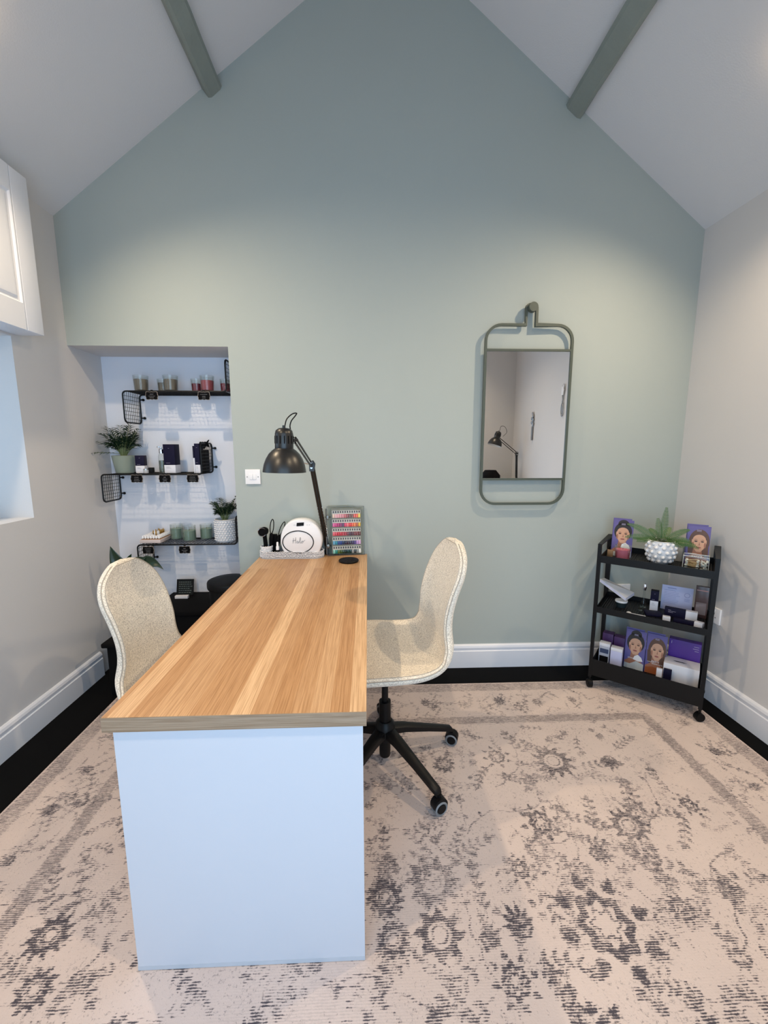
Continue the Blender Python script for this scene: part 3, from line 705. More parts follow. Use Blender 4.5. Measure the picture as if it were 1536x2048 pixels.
# candles
def candle(label, loc, r, h, fill, wax, group, taper=.86):
    t = thing('candle', label, 'candle', loc, 0, group)
    MB().lathe([(0, 0), (r*taper, 0), (r*(taper+.03), .004), (r, h), (r-.002, h), (r*taper-.001, .008), (0, .008)], seg=28).build('glass', M_glass, t)
    a = r*taper-.0016; b = a+(r-r*taper)*fill/h
    MB().lathe([(0, .0085), (a, .0085), (b-.0008, fill), (0, fill)], seg=28).build('wax', wax, t)
    MB().cyl((0, 0, fill), (0.001, 0, fill+.008), .001, 6).build('wick', M_wick, t)
    return t
g1 = 'candles on the topmost wire shelf'
zz = Z1+TOP
candle('large taupe candle in clear glass, nearest left end of topmost shelf', (-1.333, 2.625, zz), .042, .092, .070, M_wax_taupe, g1)
candle('small taupe candle in clear glass, left of a larger taupe candle', (-1.222, 2.665, zz), .035, .078, .056, M_wax_taupe, g1)
candle('large taupe candle in clear glass beside a smaller taupe candle', (-1.158, 2.618, zz), .042, .092, .069, M_wax_taupe, g1)
candle('small dark red candle in clear glass, left of larger red candle', (-1.025, 2.665, zz), .034, .080, .052, M_wax_dkred, g1)
candle('large dusty red candle in clear glass on topmost shelf', (-.946, 2.618, zz), .041, .092, .064, M_wax_red, g1)
candle('small dark red candle in clear glass at right end of topmost shelf', (-.850, 2.655, zz), .034, .078, .052, M_wax_dkred, g1)
g3 = 'green candles on the lowest wire shelf'; zz = Z3+TOP
candle('sage green candle in clear glass behind another, beside the vials box', (-1.222, 2.690, zz), .038, .096, .070, M_wax_green, g3, .97)
candle('sage green candle in clear glass nearest the front rim of lowest shelf', (-1.122, 2.640, zz), .040, .096, .066, M_wax_green, g3, .97)
candle('sage green candle in clear glass standing alone beside white pot', (-1.035, 2.690, zz), .038, .096, .068, M_wax_green, g3, .97)

# middle shelf goods
zz = Z2+TOP
def carton(label, loc, d, rz, split=.42, cat='box', top=M_navy, bottom=M_whitecard, text=None, group=None, name='product_box'):
    t = thing(name, label, cat, loc, rz, group)
    MB().bx(-d[0]/2, d[0]/2, -d[1]/2, d[1]/2, 0, d[2]*split, .0008).build('lower_half', bottom, t)
    MB().bx(-d[0]/2, d[0]/2, -d[1]/2, d[1]/2, d[2]*split+.0001, d[2], .0008).build('upper_half', top, t)
    m = MB()
    m.tube([(-d[0]*.32, -d[1]/2-.0003, d[2]*split*.75), (d[0]*.02, -d[1]/2-.0003, d[2]*split*.75)], .0005, 4)
    m.tube([(-d[0]*.32, -d[1]/2-.0003, d[2]*split*.6), (d[0]*.12, -d[1]/2-.0003, d[2]*split*.6)], .0004, 4)
    m.build('print', M_navy, t)
    m = MB()
    m.tube([(-d[0]*.32, -d[1]/2-.0003, d[2]*(split+.07)), (d[0]*.05, -d[1]/2-.0003, d[2]*(split+.07))], .0007, 4)
    m.tube([(-.003, -d[1]/2-.0003, d[2]*.86), (.003, -d[1]/2-.0003, d[2]*.86)], .0006, 4)
    m.build('print', mat('silver_print', (150, 145, 165), .5), t)
    return t
carton('small navy and white skincare carton beside green palm pot', (-1.372, 2.625, zz), (.050, .045, .105), .12)
MB_ = MB().bx(-.013, .013, -.013, .013, 0, .027, .004)
t = thing('cream_jar', 'tiny frosted glass jar beside small navy carton on middle shelf', 'jar', (-1.337, 2.605, zz))
MB().lathe([(0, 0), (.014, 0), (.015, .003), (.015, .020), (0, .020)], seg=20).build('jar_body', mat('frosted_glass', (188, 190, 194), .3), t)
MB().lathe([(0, .0201), (.014, .0201), (.014, .026), (0, .026)], seg=20).build('lid', M_steel, t)
tag(MB().bx(-.013, .013, -.013, .013, 0, .033, .002).build('product_box', M_blackp, None, (-1.312, 2.62, zz)), 'tiny black cube carton beside frosted jar on middle shelf', 'box')
t = thing('pump_bottle', 'clear glass bottle with silver pump beside tall navy carton', 'bottle', (-1.252, 2.635, zz))
MB().lathe([(0, 0), (.018, 0), (.0195, .003), (.0195, .100), (.016, .112), (.009, .118), (.009, .122), (0, .122)], seg=28).build('bottle_glass', M_glass, t)
MB().lathe([(0, .003), (.0175, .003), (.0175, .075), (0, .075)], seg=24).build('liquid', clear('pale_liquid', (190, 196, 190), .1), t)
MB().lathe([(.0, .118), (.0135, .118), (.0135, .142), (.010, .145), (.006, .147), (.006, .158), (0, .158)], seg=24).bx(-.024, .006, -.004, .004, .152, .160, .001).build('pump', M_chrome, t)
carton('tall navy and white skincare carton right of glass pump bottle', (-1.192, 2.635, zz), (.068, .062, .172), -.06, .28)
t = thing('product_box', 'slim navy and white boxed tool standing edge on beside tall narrow carton', 'box', (-1.050, 2.66, zz))
MB().bx(-.0045, .0045, -.05, .05, 0, .155, .001).build('lower_half', M_whitecard, t); MB().bx(-.0048, .0048, -.051, .051, .09, .162, .001).build('sleeve', M_navy, t)
carton('narrow navy and white carton leaning near the right bracket of middle shelf', (-1.026, 2.630, zz), (.028, .062, .176), 0.0, .28)
# black gift bag with bow behind the mesh bracket
t = thing('gift_bag', 'black gift bag tied with black bow at right end of middle shelf', 'bag', (-1.006+.03, 2.648, zz))
MB_ = MB(); MB_.box((-.012+.0, 0, .070), (.030, .085, .140), 0, .008); MB_.build('bag_body', M_blackmatt, t, (-.012+.0, 0, 0))
m = MB()
for a in (0, .9, 2.1, 3.3, 4.2, 5.3):
    p = [Vector((-.024, 0, .145))+Vector((math.cos(a)*.030*s_, math.sin(a)*.022*s_, .026*math.sin(PI*s_)+.010*s_)) for s_ in np.linspace(0, 1, 6)]
    m.tube(p, [.004, .008, .010, .009, .006, .002], 8)
m.tube([(-.024, 0, .145), (-.006, -.01, .175), (.012, -.01, .198)], [.004, .007, .003], 6)
m.build('bow', M_blackmatt, t)

# potted plants -----------------------------------------------------
def frond(mb, base, tip_dir, L, droop, nleaf, leafL, leafW, rng, wide=.9):
    """arching stem with paired narrow leaflets"""
    d = Vector(tip_dir).normalized(); pts = []
    for i in range(9):
        s_ = i/8; p = Vector(base)+d*L*s_+Vector((0, 0, -droop*s_*s_)); pts.append(p)
    mb.k = 1; mb.tube(pts, [.0018*(1-.7*i/8) for i in range(9)], 5)
    mb.k = 0
    side = d.cross(Vector((0, 0, 1)));
    if side.length < .05: side = Vector((1, 0, 0))
    side.normalize()
    for i in range(nleaf):
        s_ = .28+.72*i/(nleaf-1); f_ = s_*8; k = min(int(f_), 7); p = pts[k].lerp(pts[k+1], f_-k); tan = (pts[k+1]-pts[k]).normalized()
        ll = leafL*(math.sin(PI*(.25+.70*(i/(nleaf-1))))**.6)*rng.uniform(.85, 1.1)
        for sg_ in (-1, 1):
            q = (tan*rng.uniform(.5, .9)+side*sg_*wide+Vector((0, 0, rng.uniform(-.25, .25)))).normalized()
            up = q.cross(side*sg_+tan).normalized() if q.cross(side*sg_+tan).length > .01 else Vector((0, 0, 1))
            wv = q.cross(Vector((0, 0, 1)) if abs(q.z) < .95 else Vector((1, 0, 0))).normalized()*leafW
            a = p; b = p+q*ll*.35+wv+Vector((0, 0, .002)); c = p+q*ll+Vector((0, 0, -ll*.22)); e_ = p+q*ll*.35-wv+Vector((0, 0, .002)); mid = p+q*ll*.4+Vector((0, 0, -.001))
            mb.add([a, b, c, e_, mid], [(0, 1, 4), (1, 2, 4), (2, 3, 4), (3, 0, 4)])
def palm(parent, z, n, L, seed, spread=.55, lim=None):
    rng = random.Random(seed); m = MB()
    for i in range(n):
        a = 2*PI*i/n+rng.uniform(-.3, .3); sp_ = spread*rng.uniform(.3, 1.15)
        d = (math.cos(a)*sp_, math.sin(a)*sp_*.7, 1)
        frond(m, (math.cos(a)*.012, math.sin(a)*.012, z), d, L*rng.uniform(.65, 1.1), L*rng.uniform(.15, .45), 10, L*.34, .0040, rng)
    m.build('foliage', [M_leafdk, M_stem], parent)
    m = MB()
    for i in range(9):
        a = 2*PI*i/9; m.tube([(math.cos(a)*.012, math.sin(a)*.012, z), (math.cos(a)*.022, math.sin(a)*.022, z+L*.34)], [.003, .0022], 6)
    m.build('stems', M_stem, parent)
t = thing('potted_palm', 'small dark green palm in plain sage green pot on middle shelf', 'plant', (-1.480, 2.640, Z2+TOP))
MB().lathe([(0, 0), (.047, 0), (.050, .004), (.065, .100), (.067, .103), (.063, .105), (.058, .095), (0, .095)], seg=40).build('pot', M_pot_green, t)
MB().lathe([(0, .0955), (.058, .0955), (.055, .098), (0, .099)], seg=24).build('soil', M_soil, t)
palm(t, .10, 32, .225, 11, .50)
m = MB(); rng = random.Random(5)
for d, L_ in (((-.85, -.45, .25), .16), ((-.9, -.2, .75), .17), ((.8, -.3, .7), .14)): frond(m, (0, 0, .11), d, L_, .03, 7, .05, .004, rng)
m.build('side_fronds', [M_leafdk, M_stem], t)
t = thing('potted_palm', 'small dark green palm in white beaded pot on lowest shelf', 'plant', (-.897, 2.640, Z3+TOP))
MB().lathe([(0, 0), (.058, 0), (.061, .004), (.062, .134), (.064, .137), (.058, .139), (.054, .125), (0, .125)], seg=48).build('pot', M_pot_white, t)
m = MB()
for r_ in range(9):
    for k in range(22):
        a = 2*PI*(k+.5*(r_ % 2))/22; m.sphere((.0615*math.cos(a), .0615*math.sin(a), .012+r_*.0138), .0078, 8, (.8, .8, .62))
m.build('beading', M_pot_white, t)
MB().lathe([(0, .1255), (.053, .1255), (0, .129)], seg=24).build('soil', M_soil, t)
palm(t, .13, 26, .16, 23, .55)
m = MB(); rng = random.Random(8); frond(m, (0.01, 0, .14), (.45, .0, 1), .19, .01, 8, .05, .0042, rng); frond(m, (0.01, 0, .14), (.35, -.1, .9), .15, .02, 8, .05, .0042, rng); m.build('side_fronds', [M_leafdk, M_stem], t)
# broad-leaved plant behind the left chair
t = thing('broad_leaved_plant', 'broad glossy leaved plant behind left chair, standing on black lidded box', 'plant', (-1.375, 2.42, .313))
MB().lathe([(0, 0), (.045, 0), (.062, .10), (.058, .102), (.052, .09), (0, .09)], seg=32).build('pot', M_blackp, t)
MB().lathe([(0, .0905), (.052, .0905), (0, .094)], seg=20).build('soil', M_soil, t)
def bigleaf(base, mid, tip, w_, nm, curl=.3):
    m = MB(); base, mid, tip = Vector(base), Vector(mid), Vector(tip); N = 16; vs = []; fs = []
    fwd = (tip-base).normalized(); side = fwd.cross(Vector((0, -1, .25))).normalized(); nrm = side.cross(fwd).normalized()
    for i in range(N+1):
        s_ = i/N; c = base*(1-s_)**2+2*mid*s_*(1-s_)+tip*s_*s_; h = w_*math.sin(PI*min(1, s_*.94+.06)**.75)**.9 if i < N else 0
        for k in range(-3, 4):
            q = k/3; vs.append(c+side*h*q+nrm*(abs(q)**1.5*h*curl))
    for i in range(N):
        for k in range(6): a = i*7+k; fs.append((a, a+1, a+8, a+7))
    m.add(vs, fs, True); o = m.build(nm, M_leafblk, t, angle=70)
    mo = o.modifiers.new('thick', 'SOLIDIFY'); mo.thickness = .0012
    MB().tube([Vector((0, 0, .09)), Vector((base.x*.5, base.y*.5, .09+(base.z-.09)*.55)), base], .0032, 6).build('petiole', M_stem, t)
bigleaf((.03, .0, .30), (-.075, 0, .34), (-.093, -.02, .495), .052, 'leaf', .25)
bigleaf((.01, .0, .31), (.04, -.02, .43), (.100, -.02, .425), .034, 'leaf', .3)
bigleaf((.03, .0, .33), (.13, -.02, .46), (.195, -.02, .352), .036, 'leaf', .4)
bigleaf((-.02, .03, .26), (-.06, .03, .36), (.0, .02, .44), .036, 'leaf', .3)

# box of small capped vials on the lowest shelf
vb = Matrix.Rotation(0, 3, 'Z')
bx0, by0, rzv = -1.334, 2.655, math.radians(0)
t = thing('vial_tray', 'low pale box holding rows of white and gold vials on lowest shelf', 'box', (bx0, by0, Z3+TOP))
MB().bx(-.062, .062, -.080, .080, 0, .022, .001).build('tray_body', mat('pinkish_card', (212, 196, 192), .6), t)
MB().bx(-.058, .058, -.076, .076, .0222, .0232).build('insert', mat('brown_insert', (150, 112, 84), .7), t)
vz = Z3+TOP+.0235
proto = None; rng = random.Random(2)
for j in range(9):
    for i in range(7):
        tall = (i >= 2 and i <= 4 and 2 <= j) and rng.random() < .75
        x = bx0-.049+i*.0163; y = by0-.066+j*.0165
        if proto is None:
            pv = thing('vial', 'tiny white vial with gold collar in pale box on lowest shelf', 'vial', (x, y, vz), 0, 'capped vials in the pale box')
            MB().lathe([(0, 0), (.0045, 0), (.0045, .0035), (0, .0035)], seg=8).build('collar', M_gold, pv)
            MB().lathe([(0, .0036), (.0058, .0036), (.0058, .015), (.0038, .021), (0, .022)], seg=8).build('cap', M_white_plastic, pv)
            proto = pv; continue
        if tall:
            tag(MB().lathe([(0, 0), (.0035, 0), (.0046, .024), (.0050, .032), (.003, .037), (.0015, .043), (0, .043)], seg=8).build('vial', [M_gold if rng.random() < .6 else M_white_plastic], None, (x, y, vz)), 'tiny taller gold or white vial in middle of pale vial box', 'vial', 'taller vials in the pale box')
        else: dup(proto, (x, y, vz))

# ------------------------------------------------------------------ switch and sockets
t = thing('light_switch', 'white double light switch plate on green wall left of desk lamp', 'switch', (-.659, YB, 1.196))
MB().bx(-.043, .043, -.009, 0, -.043, .043, .003).build('plate', M_white_plastic, t)
MB().bx(-.019, -.0005, -.0125, -.009, -.016, .016, .001).build('rocker', M_white_plastic, t); MB().bx(.0005, .019, -.0125, -.009, -.016, .016, .001).build('rocker', M_white_plastic, t)
for sx in (-1, 1): MB().lathe([(0, 0), (.003, 0), (.003, .001), (0, .001)], (sx*.031, -.0095, 0), 10, Matrix.Rotation(PI/2, 3, 'X')).build('screw', M_screw, t)
def socket(label, loc, rz, w_=.146):
    t = thing('power_socket', label, 'socket', loc, rz)
    MB().bx(-w_/2, w_/2, -.010, 0, -.043, .043, .003).build('plate', M_white_plastic, t)
    for cx in ((-.036, .036) if w_ > .1 else (0,)):
        m = MB(); m.bx(cx-.002, cx+.002, -.0108, -.0098, .006, .014); m.bx(cx-.012, cx-.006, -.0108, -.0098, -.012, -.008).bx(cx+.006, cx+.012, -.0108, -.0098, -.012, -.008); m.build('slots', M_blackp, t)
        MB().bx(cx-.004, cx+.004, -.0125, -.010, .020, .034, .001).build('rocker', M_white_plastic, t)
socket('white socket on right wall beside black trolley', (XR, 2.115, .472), -PI/2, .146)
socket('white socket on green wall behind black trolley', (1.572, YB, .484), 0, .09)

# ------------------------------------------------------------------ wall mirror
MYc = YB-.030
mir = thing('wall_mirror', 'tall mirror in rounded grey green tube frame hanging on green wall', 'mirror', (.900, MYc, 1.035))
fr = .0068; x0, x1, zb, zt = -.243, .243, .0, .994; rc = .085
pts = [(.034, 0, zt+.090), (.034, 0, zt), (x1-rc, 0, zt)]
for k in range(1, 9): a = PI/2*(1-k/8); pts.append((x1-rc+rc*math.cos(a), 0, zt-rc+rc*math.sin(a)))
for k in range(9): a = -PI/2*k/8; pts.append((x1-rc+rc*math.cos(a), 0, zb+rc+rc*math.sin(a)))
for k in range(9): a = -PI/2-PI/2*k/8; pts.append((x0+rc+rc*math.cos(a), 0, zb+rc+rc*math.sin(a)))
for k in range(9): a = PI-PI/2*k/8; pts.append((x0+rc+rc*math.cos(a), 0, zt-rc+rc*math.sin(a)))
pts += [(-.024, 0, zt), (-.024, 0, zt+.090)]
for k in range(1, 8): a = PI-PI*k/8; pts.append((.005+.029*math.cos(a), 0, zt+.090+.018*math.sin(a)))
m = MB(); m.tube(pts, fr, 4, closed=True); m.build('frame', M_green_metal, mir)
MB().bx(x0, x1, -.006, .006, .855, .867).build('crossbar', M_green_metal, mir)
MB().bx(x0, x1, -.006, .006, .138, .150).build('crossbar', M_green_metal, mir)
MB().bx(x0+.006, x1-.006, -.001, .003, .150, .855).build('mirror_glass', M_mirror, mir)
MB().bx(x0+.006, x1-.006, .0032, .006, .150, .855).build('backing', M_blackp, mir)
MB().lathe([(0, 0), (.010, 0), (.010, .030), (.024, .031), (.025, .033), (.025, .062), (.0245, .063), (0, .063)], (0, 0, 0), 32, Matrix.Rotation(PI/2, 3, 'X')).build('wall_knob', M_green_metal, mir, (.005, .030, 1.081))

# ------------------------------------------------------------------ wall cupboard above the left window
cb = thing('wall_cupboard', 'white panelled cupboard on left wall above window reveal', 'cupboard', (0, 0, 0))
fx = -1.502; cy0, cy1, cz0, cz1 = .9, 2.117, 1.875, 2.534
MB().bx(XL+.001, fx-.004, cy0, cy1, cz0, cz1, .001).build('carcass', M_trim, cb)
st = MB(); st.bx(fx-.004, fx+.006, 2.023, cy1, cz0, cz1, .0015).build('end_stile', M_trim, cb)
d0, d1 = 1.25, 2.020; px0, px1, pz0, pz1 = 1.33, 2.012, 1.985, 2.432
m = MB()
m.bx(fx-.004, fx+.006, d0, px0, cz0, cz1, .001).bx(fx-.004, fx+.006, px1, d1, cz0, cz1, .001).bx(fx-.004, fx+.006, px0, px1, cz0, pz0).bx(fx-.004, fx+.006, px0, px1, pz1, cz1)
dd = m.build('door', M_trim, cb)
m = MB(); s1, s2 = .022, .036     # moulded ovolo and raised field
prof = [(0, .006), (.006, -.001), (.016, -.0015), (.024, .003), (.034, .0035)]
rings = [[(fx+h, px0+o_, pz0+o_), (fx+h, px1-o_, pz0+o_), (fx+h, px1-o_, pz1-o_), (fx+h, px0+o_, pz1-o_)] for o_, h in prof]
vs = [p for r_ in rings for p in r_]; fs = [(i*4+k, i*4+(k+1) % 4, (i+1)*4+(k+1) % 4, (i+1)*4+k) for i in range(len(prof)-1) for k in range(4)]; fs.append([len(prof)*4-4+k for k in range(4)])
m.add(vs, fs).build('panel', M_trim, dd)

# ------------------------------------------------------------------ articulated desk lamps
def desk_lamp(label, loc, base, joint, head_top, axis, group, cable_pts, rim=None, r_base=.030):
    """base, joint, head_top: points of the arm; axis: unit vector from the open shade rim up through the cap"""
    t = thing('desk_lamp', label, 'lamp', loc, 0, group)
    O_ = Vector(loc); base, joint, H = Vector(base)-O_, Vector(joint)-O_, Vector(head_top)-O_; ax = Vector(axis).normalized()
    MB().lathe([(0, 0), (r_base, 0), (r_base, .020), (.010, .026), (.009, .06), (0, .06)], base-Vector((0, 0, .0)), 24).build('clamp_base', M_lampblk, t)
    up = (joint-base).normalized(); b1 = base+Vector((0, 0, .05))
    sd = Vector((1, .25, 0)).normalized()*.0068
    m = MB(); m.cyl(b1-sd, joint-sd, .0068, 10).cyl(b1+sd, joint+sd, .0068, 10); m.build('lower_arm', M_lampblk, t)
    d = (H-joint); up2 = Vector((0, 0, 1)).cross(d).cross(d).normalized()*-.011
    if up2.z < 0: up2 = -up2
    m = MB(); m.cyl(joint+up2, H+up2, .0046, 10).cyl(joint-up2, H-up2, .0046, 10); m.build('upper_arm', M_lampblk, t)
    m = MB(); J = joint
    m.poly([(-.012, -.030), (.012, -.030), (.017, .008), (.006, .026), (-.013, .012)], .003, frameM(J-Vector((0, .010, 0)), (1, 0, 0), (0, 0, 1)))
    m.poly([(-.012, -.030), (.012, -.030), (.017, .008), (.006, .026), (-.013, .012)], .003, frameM(J+Vector((0, .014, 0)), (1, 0, 0), (0, 0, 1)))
    m.build('elbow_plate', M_lampblk, t)
    MB().cyl(J+Vector((0, -.02, -.012)), J+Vector((0, .022, -.012)), .006, 12).cyl(J+Vector((0, -.02, .016)), J+Vector((0, .022, .016)), .006, 12).cyl(J+Vector((-.045, -.004, .012)), J+Vector((.012, -.004, .004)), .0035, 8).build('elbow_bolt', M_steel, t)
    # springs beside the lower arm
    for sx in (-1, 1):
        o0 = b1+sd*sx*2.0+up*.03; o1 = b1+sd*sx*1.7+(joint-b1)*.52; pts = []; n_ = 90
        e1 = up.orthogonal().normalized(); e2 = up.cross(e1)
        for i in range(n_): a = i*.9; pts.append(o0.lerp(o1, i/(n_-1))+(e1*math.cos(a)+e2*math.sin(a))*.0052)
        MB().tube(pts, .0012, 5).build('spring', M_steel, t)
    Mh = ax.to_track_quat('Z', 'X').to_matrix()
    # shade: bell; origin of profile at the rim
    rim = Vector(rim)-O_ if rim else H-ax*.105
    c = rim
    pr_ = [(.085, 0), (.0835, .012), (.080, .030), (.072, .052), (.060, .072), (.046, .086), (.034, .094), (.033, .097)]
    inn = [(r_-.0018, z_-.001 if i else z_) for i, (r_, z_) in enumerate(pr_)]
    sh = MB(); sh.lathe(pr_, c, 48, Mh); sh.f = sh.f[:-2]; sh.m = sh.m[:-2]; sh.sm = sh.sm[:-2]
    a_ = len(sh.f); sh.k = 1; sh.lathe(inn, c, 48, Mh); sh.f = sh.f[:-2]; sh.m = sh.m[:-2]; sh.sm = sh.sm[:-2]
    sh.k = 0; vs = [];
    n0 = 0; n1 = len(pr_)*48
    for k in range(48): k2 = (k+1) % 48; sh.f.append([n0+k, n0+k2, n1+k2, n1+k]); sh.m.append(1); sh.sm.append(True)
    me = sh.build('lamp_shade', [M_lampblk, M_lampin], t, angle=60)
    cap = MB().lathe([(.0335, .088), (.036, .092), (.036, .105), (.0355, .150), (.032, .163), (.022, .171), (.010, .173), (0, .173)], c, 36, Mh).build('cap', M_lampblk, t)
    m = MB(); e1 = Mh @ Vector((1, 0, 0)); e2 = Mh @ Vector((0, 1, 0))
    for k in range(14):
        a = 2*PI*k/14; r_ = e1*math.cos(a)+e2*math.sin(a); m.tube([c+ax*.112+r_*.0357, c+ax*.142+r_*.0354], .0022, 6)
    m.build('vent_slot', M_blackmatt, cap)
    MB().sphere(c+ax*.035, .028, 18).build('bulb', M_bulb, t)
    m = MB(); m.cyl(H+(H-c-ax*.12)*.15, c+ax*.12, .007, 10).cyl(c+ax*.17, c+ax*.183, .006, 10); m.build('swivel', M_lampblk, t)
    m = MB(); P = catmull([tuple(Vector(p)-O_) for p in cable_pts], 28); m.tube([tuple(p) for p in P], .0024, 6); m.build('cable', M_blackp, t)
    return t
# shade hangs over the far end of the desk
desk_lamp('black articulated desk lamp clamped at far end of oak desk', (-.243, 2.430, .740), (-.243, 2.430, .740), (-.286, 2.18, 1.272), (-.296, 1.765, 1.392), (0.02, 0.0, 1), 'black articulated desk lamps',
          [(-.325, 1.703, 1.435), (-.324, 1.705, 1.450), (-.317, 1.71, 1.474), (-.298, 1.72, 1.493), (-.281, 1.725, 1.497), (-.288, 1.73, 1.486), (-.305, 1.735, 1.466), (-.312, 1.745, 1.440), (-.300, 1.755, 1.400)], rim=(-.3315, 1.70, 1.2655), r_base=.014)
# ------------------------------------------------------------------ things on the desk
TZ = .7403
tr = thing('desk_tray', 'white oval ended tray with embossed lace pattern at far end of desk', 'tray', (-.437, 2.378, TZ))
hx, hy, rr_ = .176, .045, .043
def stadium(ax_, by_, n_=14):
    p = []
    for k in range(n_+1): a = -PI/2+PI*k/n_; p.append((ax_-by_+by_*math.cos(a), by_*math.sin(a)))
    for k in range(n_+1): a = PI/2+PI*k/n_; p.append((-ax_+by_+by_*math.cos(a), by_*math.sin(a)))
    return p
def ring_wall(mb, outs, ins, z0, z1):
    n_ = len(outs); vs = [(p[0], p[1], z0) for p in outs]+[(p[0], p[1], z1) for p in outs]+[(p[0], p[1], z1) for p in ins]+[(p[0], p[1], z0) for p in ins]
    fs = []
    for i in range(n_):
        j = (i+1) % n_
        for a, b in ((0, 1), (1, 2), (2, 3), (3, 0)): fs.append((a*n_+i, a*n_+j, b*n_+j, b*n_+i))
    mb.add(vs, fs)
m = MB(); m.poly(stadium(.183, .050), .006, Matrix.Identity(4)); ring_wall(m, stadium(.179, .047), stadium(.175, .043), .006, .040); m.build('tray_body', mat('lace_gap_shade', (170, 170, 172), .5), tr)  # white tray's ground greyed: painted shade in the gaps of the lace
m = MB(); st_ = stadium(.180, .048, 40); rng = random.Random(9)
for i, p in enumerate(st_):
    q = st_[(i+1) % len(st_)]
    for s_ in np.linspace(0, 1, max(1, int(math.hypot(q[0]-p[0], q[1]-p[1])/.007))):
        for zz_ in (.012, .021, .030, .039):
            m.sphere((p[0]+(q[0]-p[0])*s_+rng.uniform(-.001, .001), p[1]+(q[1]-p[1])*s_, zz_+rng.uniform(-.003, .003)), rng.uniform(.0026, .0044), 6, (1, 1, .8))
m.build('lace_relief', M_pot_white, tr)
# nail lamp stored upright
nl = thing('nail_lamp', 'white domed nail curing lamp with black oval ring and small display', 'nail lamp', (-.377, 2.375, TZ+.0065))
def dome_out(n_=40):
    p = []
    for k in range(n_+1):
        a = -.95+(PI+1.90)*k/n_; p.append((.117*math.copysign(abs(math.cos(a))**.85, math.cos(a)), .100+.121*math.sin(a)))
    return p
m = MB(); D = dome_out(); N = len(D); layers = [(.0, .92), (-.003, .97), (-.010, 1.0), (-.050, 1.0), (-.062, .99), (-.069, .965), (-.072, .92)]
vs = []; fs = []
for (yy, sc) in layers:
    for p in D: vs.append((p[0]*sc, yy+.030, .090+(p[1]-.090)*sc))
for i in range(len(layers)-1):
    for k in range(N): k2 = (k+1) % N; fs.append((i*N+k, i*N+k2, (i+1)*N+k2, (i+1)*N+k))
fs += [list(range(N)), [(len(layers)-1)*N+k for k in range(N)][::-1]]
m.add(vs, fs, True); zmin = min(v[2] for v in m.v); m.v = [(v[0], v[1], v[2]-zmin) for v in m.v]
m.build('housing', M_white_plastic, nl, angle=50)
yf = -.0425
m = MB(); m.tube([(-.017+.086*math.cos(a), yf, .090+.064*math.sin(a)) for a in np.linspace(0, 2*PI, 61)[:-1]], .0028, 6, closed=True); m.build('oval_ring', M_blackp, nl)
m = MB(); m.poly([(-.014*1+.0, 0)]*0 or [(-.020, -.011), (.020, -.008), (.022, .011), (-.018, .009)], .0012, frameM((-.003, yf+.0006, .191), (1, 0, 0), (0, -.0, 1))); m.build('display', M_blackp, nl)
m = MB()
for dx in (-.038, -.028, .034, .046): m.tube([(dx, yf-.0002, .187), (dx+.005, yf-.0002, .188)], .0008, 4)
m.build('buttons', mat('grey_print', (130, 130, 134), .5), nl)
m = MB()
def stroke(pts, sc=1.0):
    P = catmull([(p[0], p[1]) for p in pts], 6*len(pts)); m.tube([(-.058+p[0]*sc*1.0+.012, yf-.0004, .083+p[1]*sc) for p in P], .0007, 5)
stroke([(.004, .030), (.003, .016), (.000, .000)]); stroke([(.017, .034), (.015, .016), (.013, .000)]); stroke([(-.003, .014), (.006, .016), (.018, .019)])
stroke([(.030, .011), (.024, .012), (.021, .006), (.024, .001), (.030, .005), (.031, .011), (.031, .002), (.035, .003)])
stroke([(.036, .006), (.043, .024), (.043, .033), (.040, .030), (.039, .012), (.041, .001), (.046, .004)])
stroke([(.054, .012), (.048, .010), (.047, .003), (.052, .001), (.057, .006), (.054, .012), (.060, .011), (.068, .018)])
m.build('script_lettering', M_blackp, nl)
# caddy pot for tools and the tools themselves
cup = thing('tool_cup', 'small white lace patterned cup of styling tools standing in tray', 'cup', (-.580, 2.372, TZ+.0065))
m = MB(); m.lathe([(0, 0), (.027, 0), (.029, .003), (.032, .062), (.030, .062), (.026, .006), (0, .006)], seg=28); m.build('cup_body', M_pot_white, cup)
m = MB(); rng = random.Random(4)
for k in range(150):
    a = rng.uniform(0, 2*PI); z_ = rng.uniform(.006, .062); r_ = .029+.003*z_/.062; m.sphere((r_*math.cos(a), r_*math.sin(a), z_), rng.uniform(.003, .0045), 6)
m.build('lace_relief', M_pot_white, cup)
t = thing('hair_dryer', 'black handheld dryer with round nozzle standing in white cup', 'dryer', (-.588, 2.372, TZ+.014))
MB().cyl((0.008, 0, .0), (.000, -.002, .12), .0115, 16).build('handle', M_blackmatt, t)
MB().lathe([(0, 0), (.026, 0), (.0265, .004), (.024, .035), (.018, .055), (0, .058)], (-.004, -.036, .140), 28, Vector((.1, 1, .0)).to_track_quat('Z', 'X').to_matrix()).build('barrel', M_blackmatt, t)
MB().tube([(-.004+.0235*math.cos(a), -.0368, .140+.0235*math.sin(a)) for a in np.linspace(0, 2*PI, 33)[:-1]], .0011, 6, closed=True).build('nozzle_ring', M_chrome, t)
def scissors(label, loc, lean, h, seed):
    t = thing('nail_clippers', label, 'clippers', loc, 0, 'handled nail tools in the tray')
    m = MB(); l_ = lean
    m.tube([(0, 0, 0), (l_*.35, 0, h*.45), (l_*.45, 0, h*.6)], [.008, .012, .009], 10); m.build('blade', M_blackmatt, t)
    lp = [(l_*.45+.010*math.sin(2*PI*k/18)+l_*.55*(.5-.5*math.cos(2*PI*k/18)), 0, h*.6+h*.4*(.5-.5*math.cos(2*PI*k/18))) for k in range(18)]
    MB().tube(lp, .0026, 6, closed=True).build('handle_loop', M_blackmatt, t)
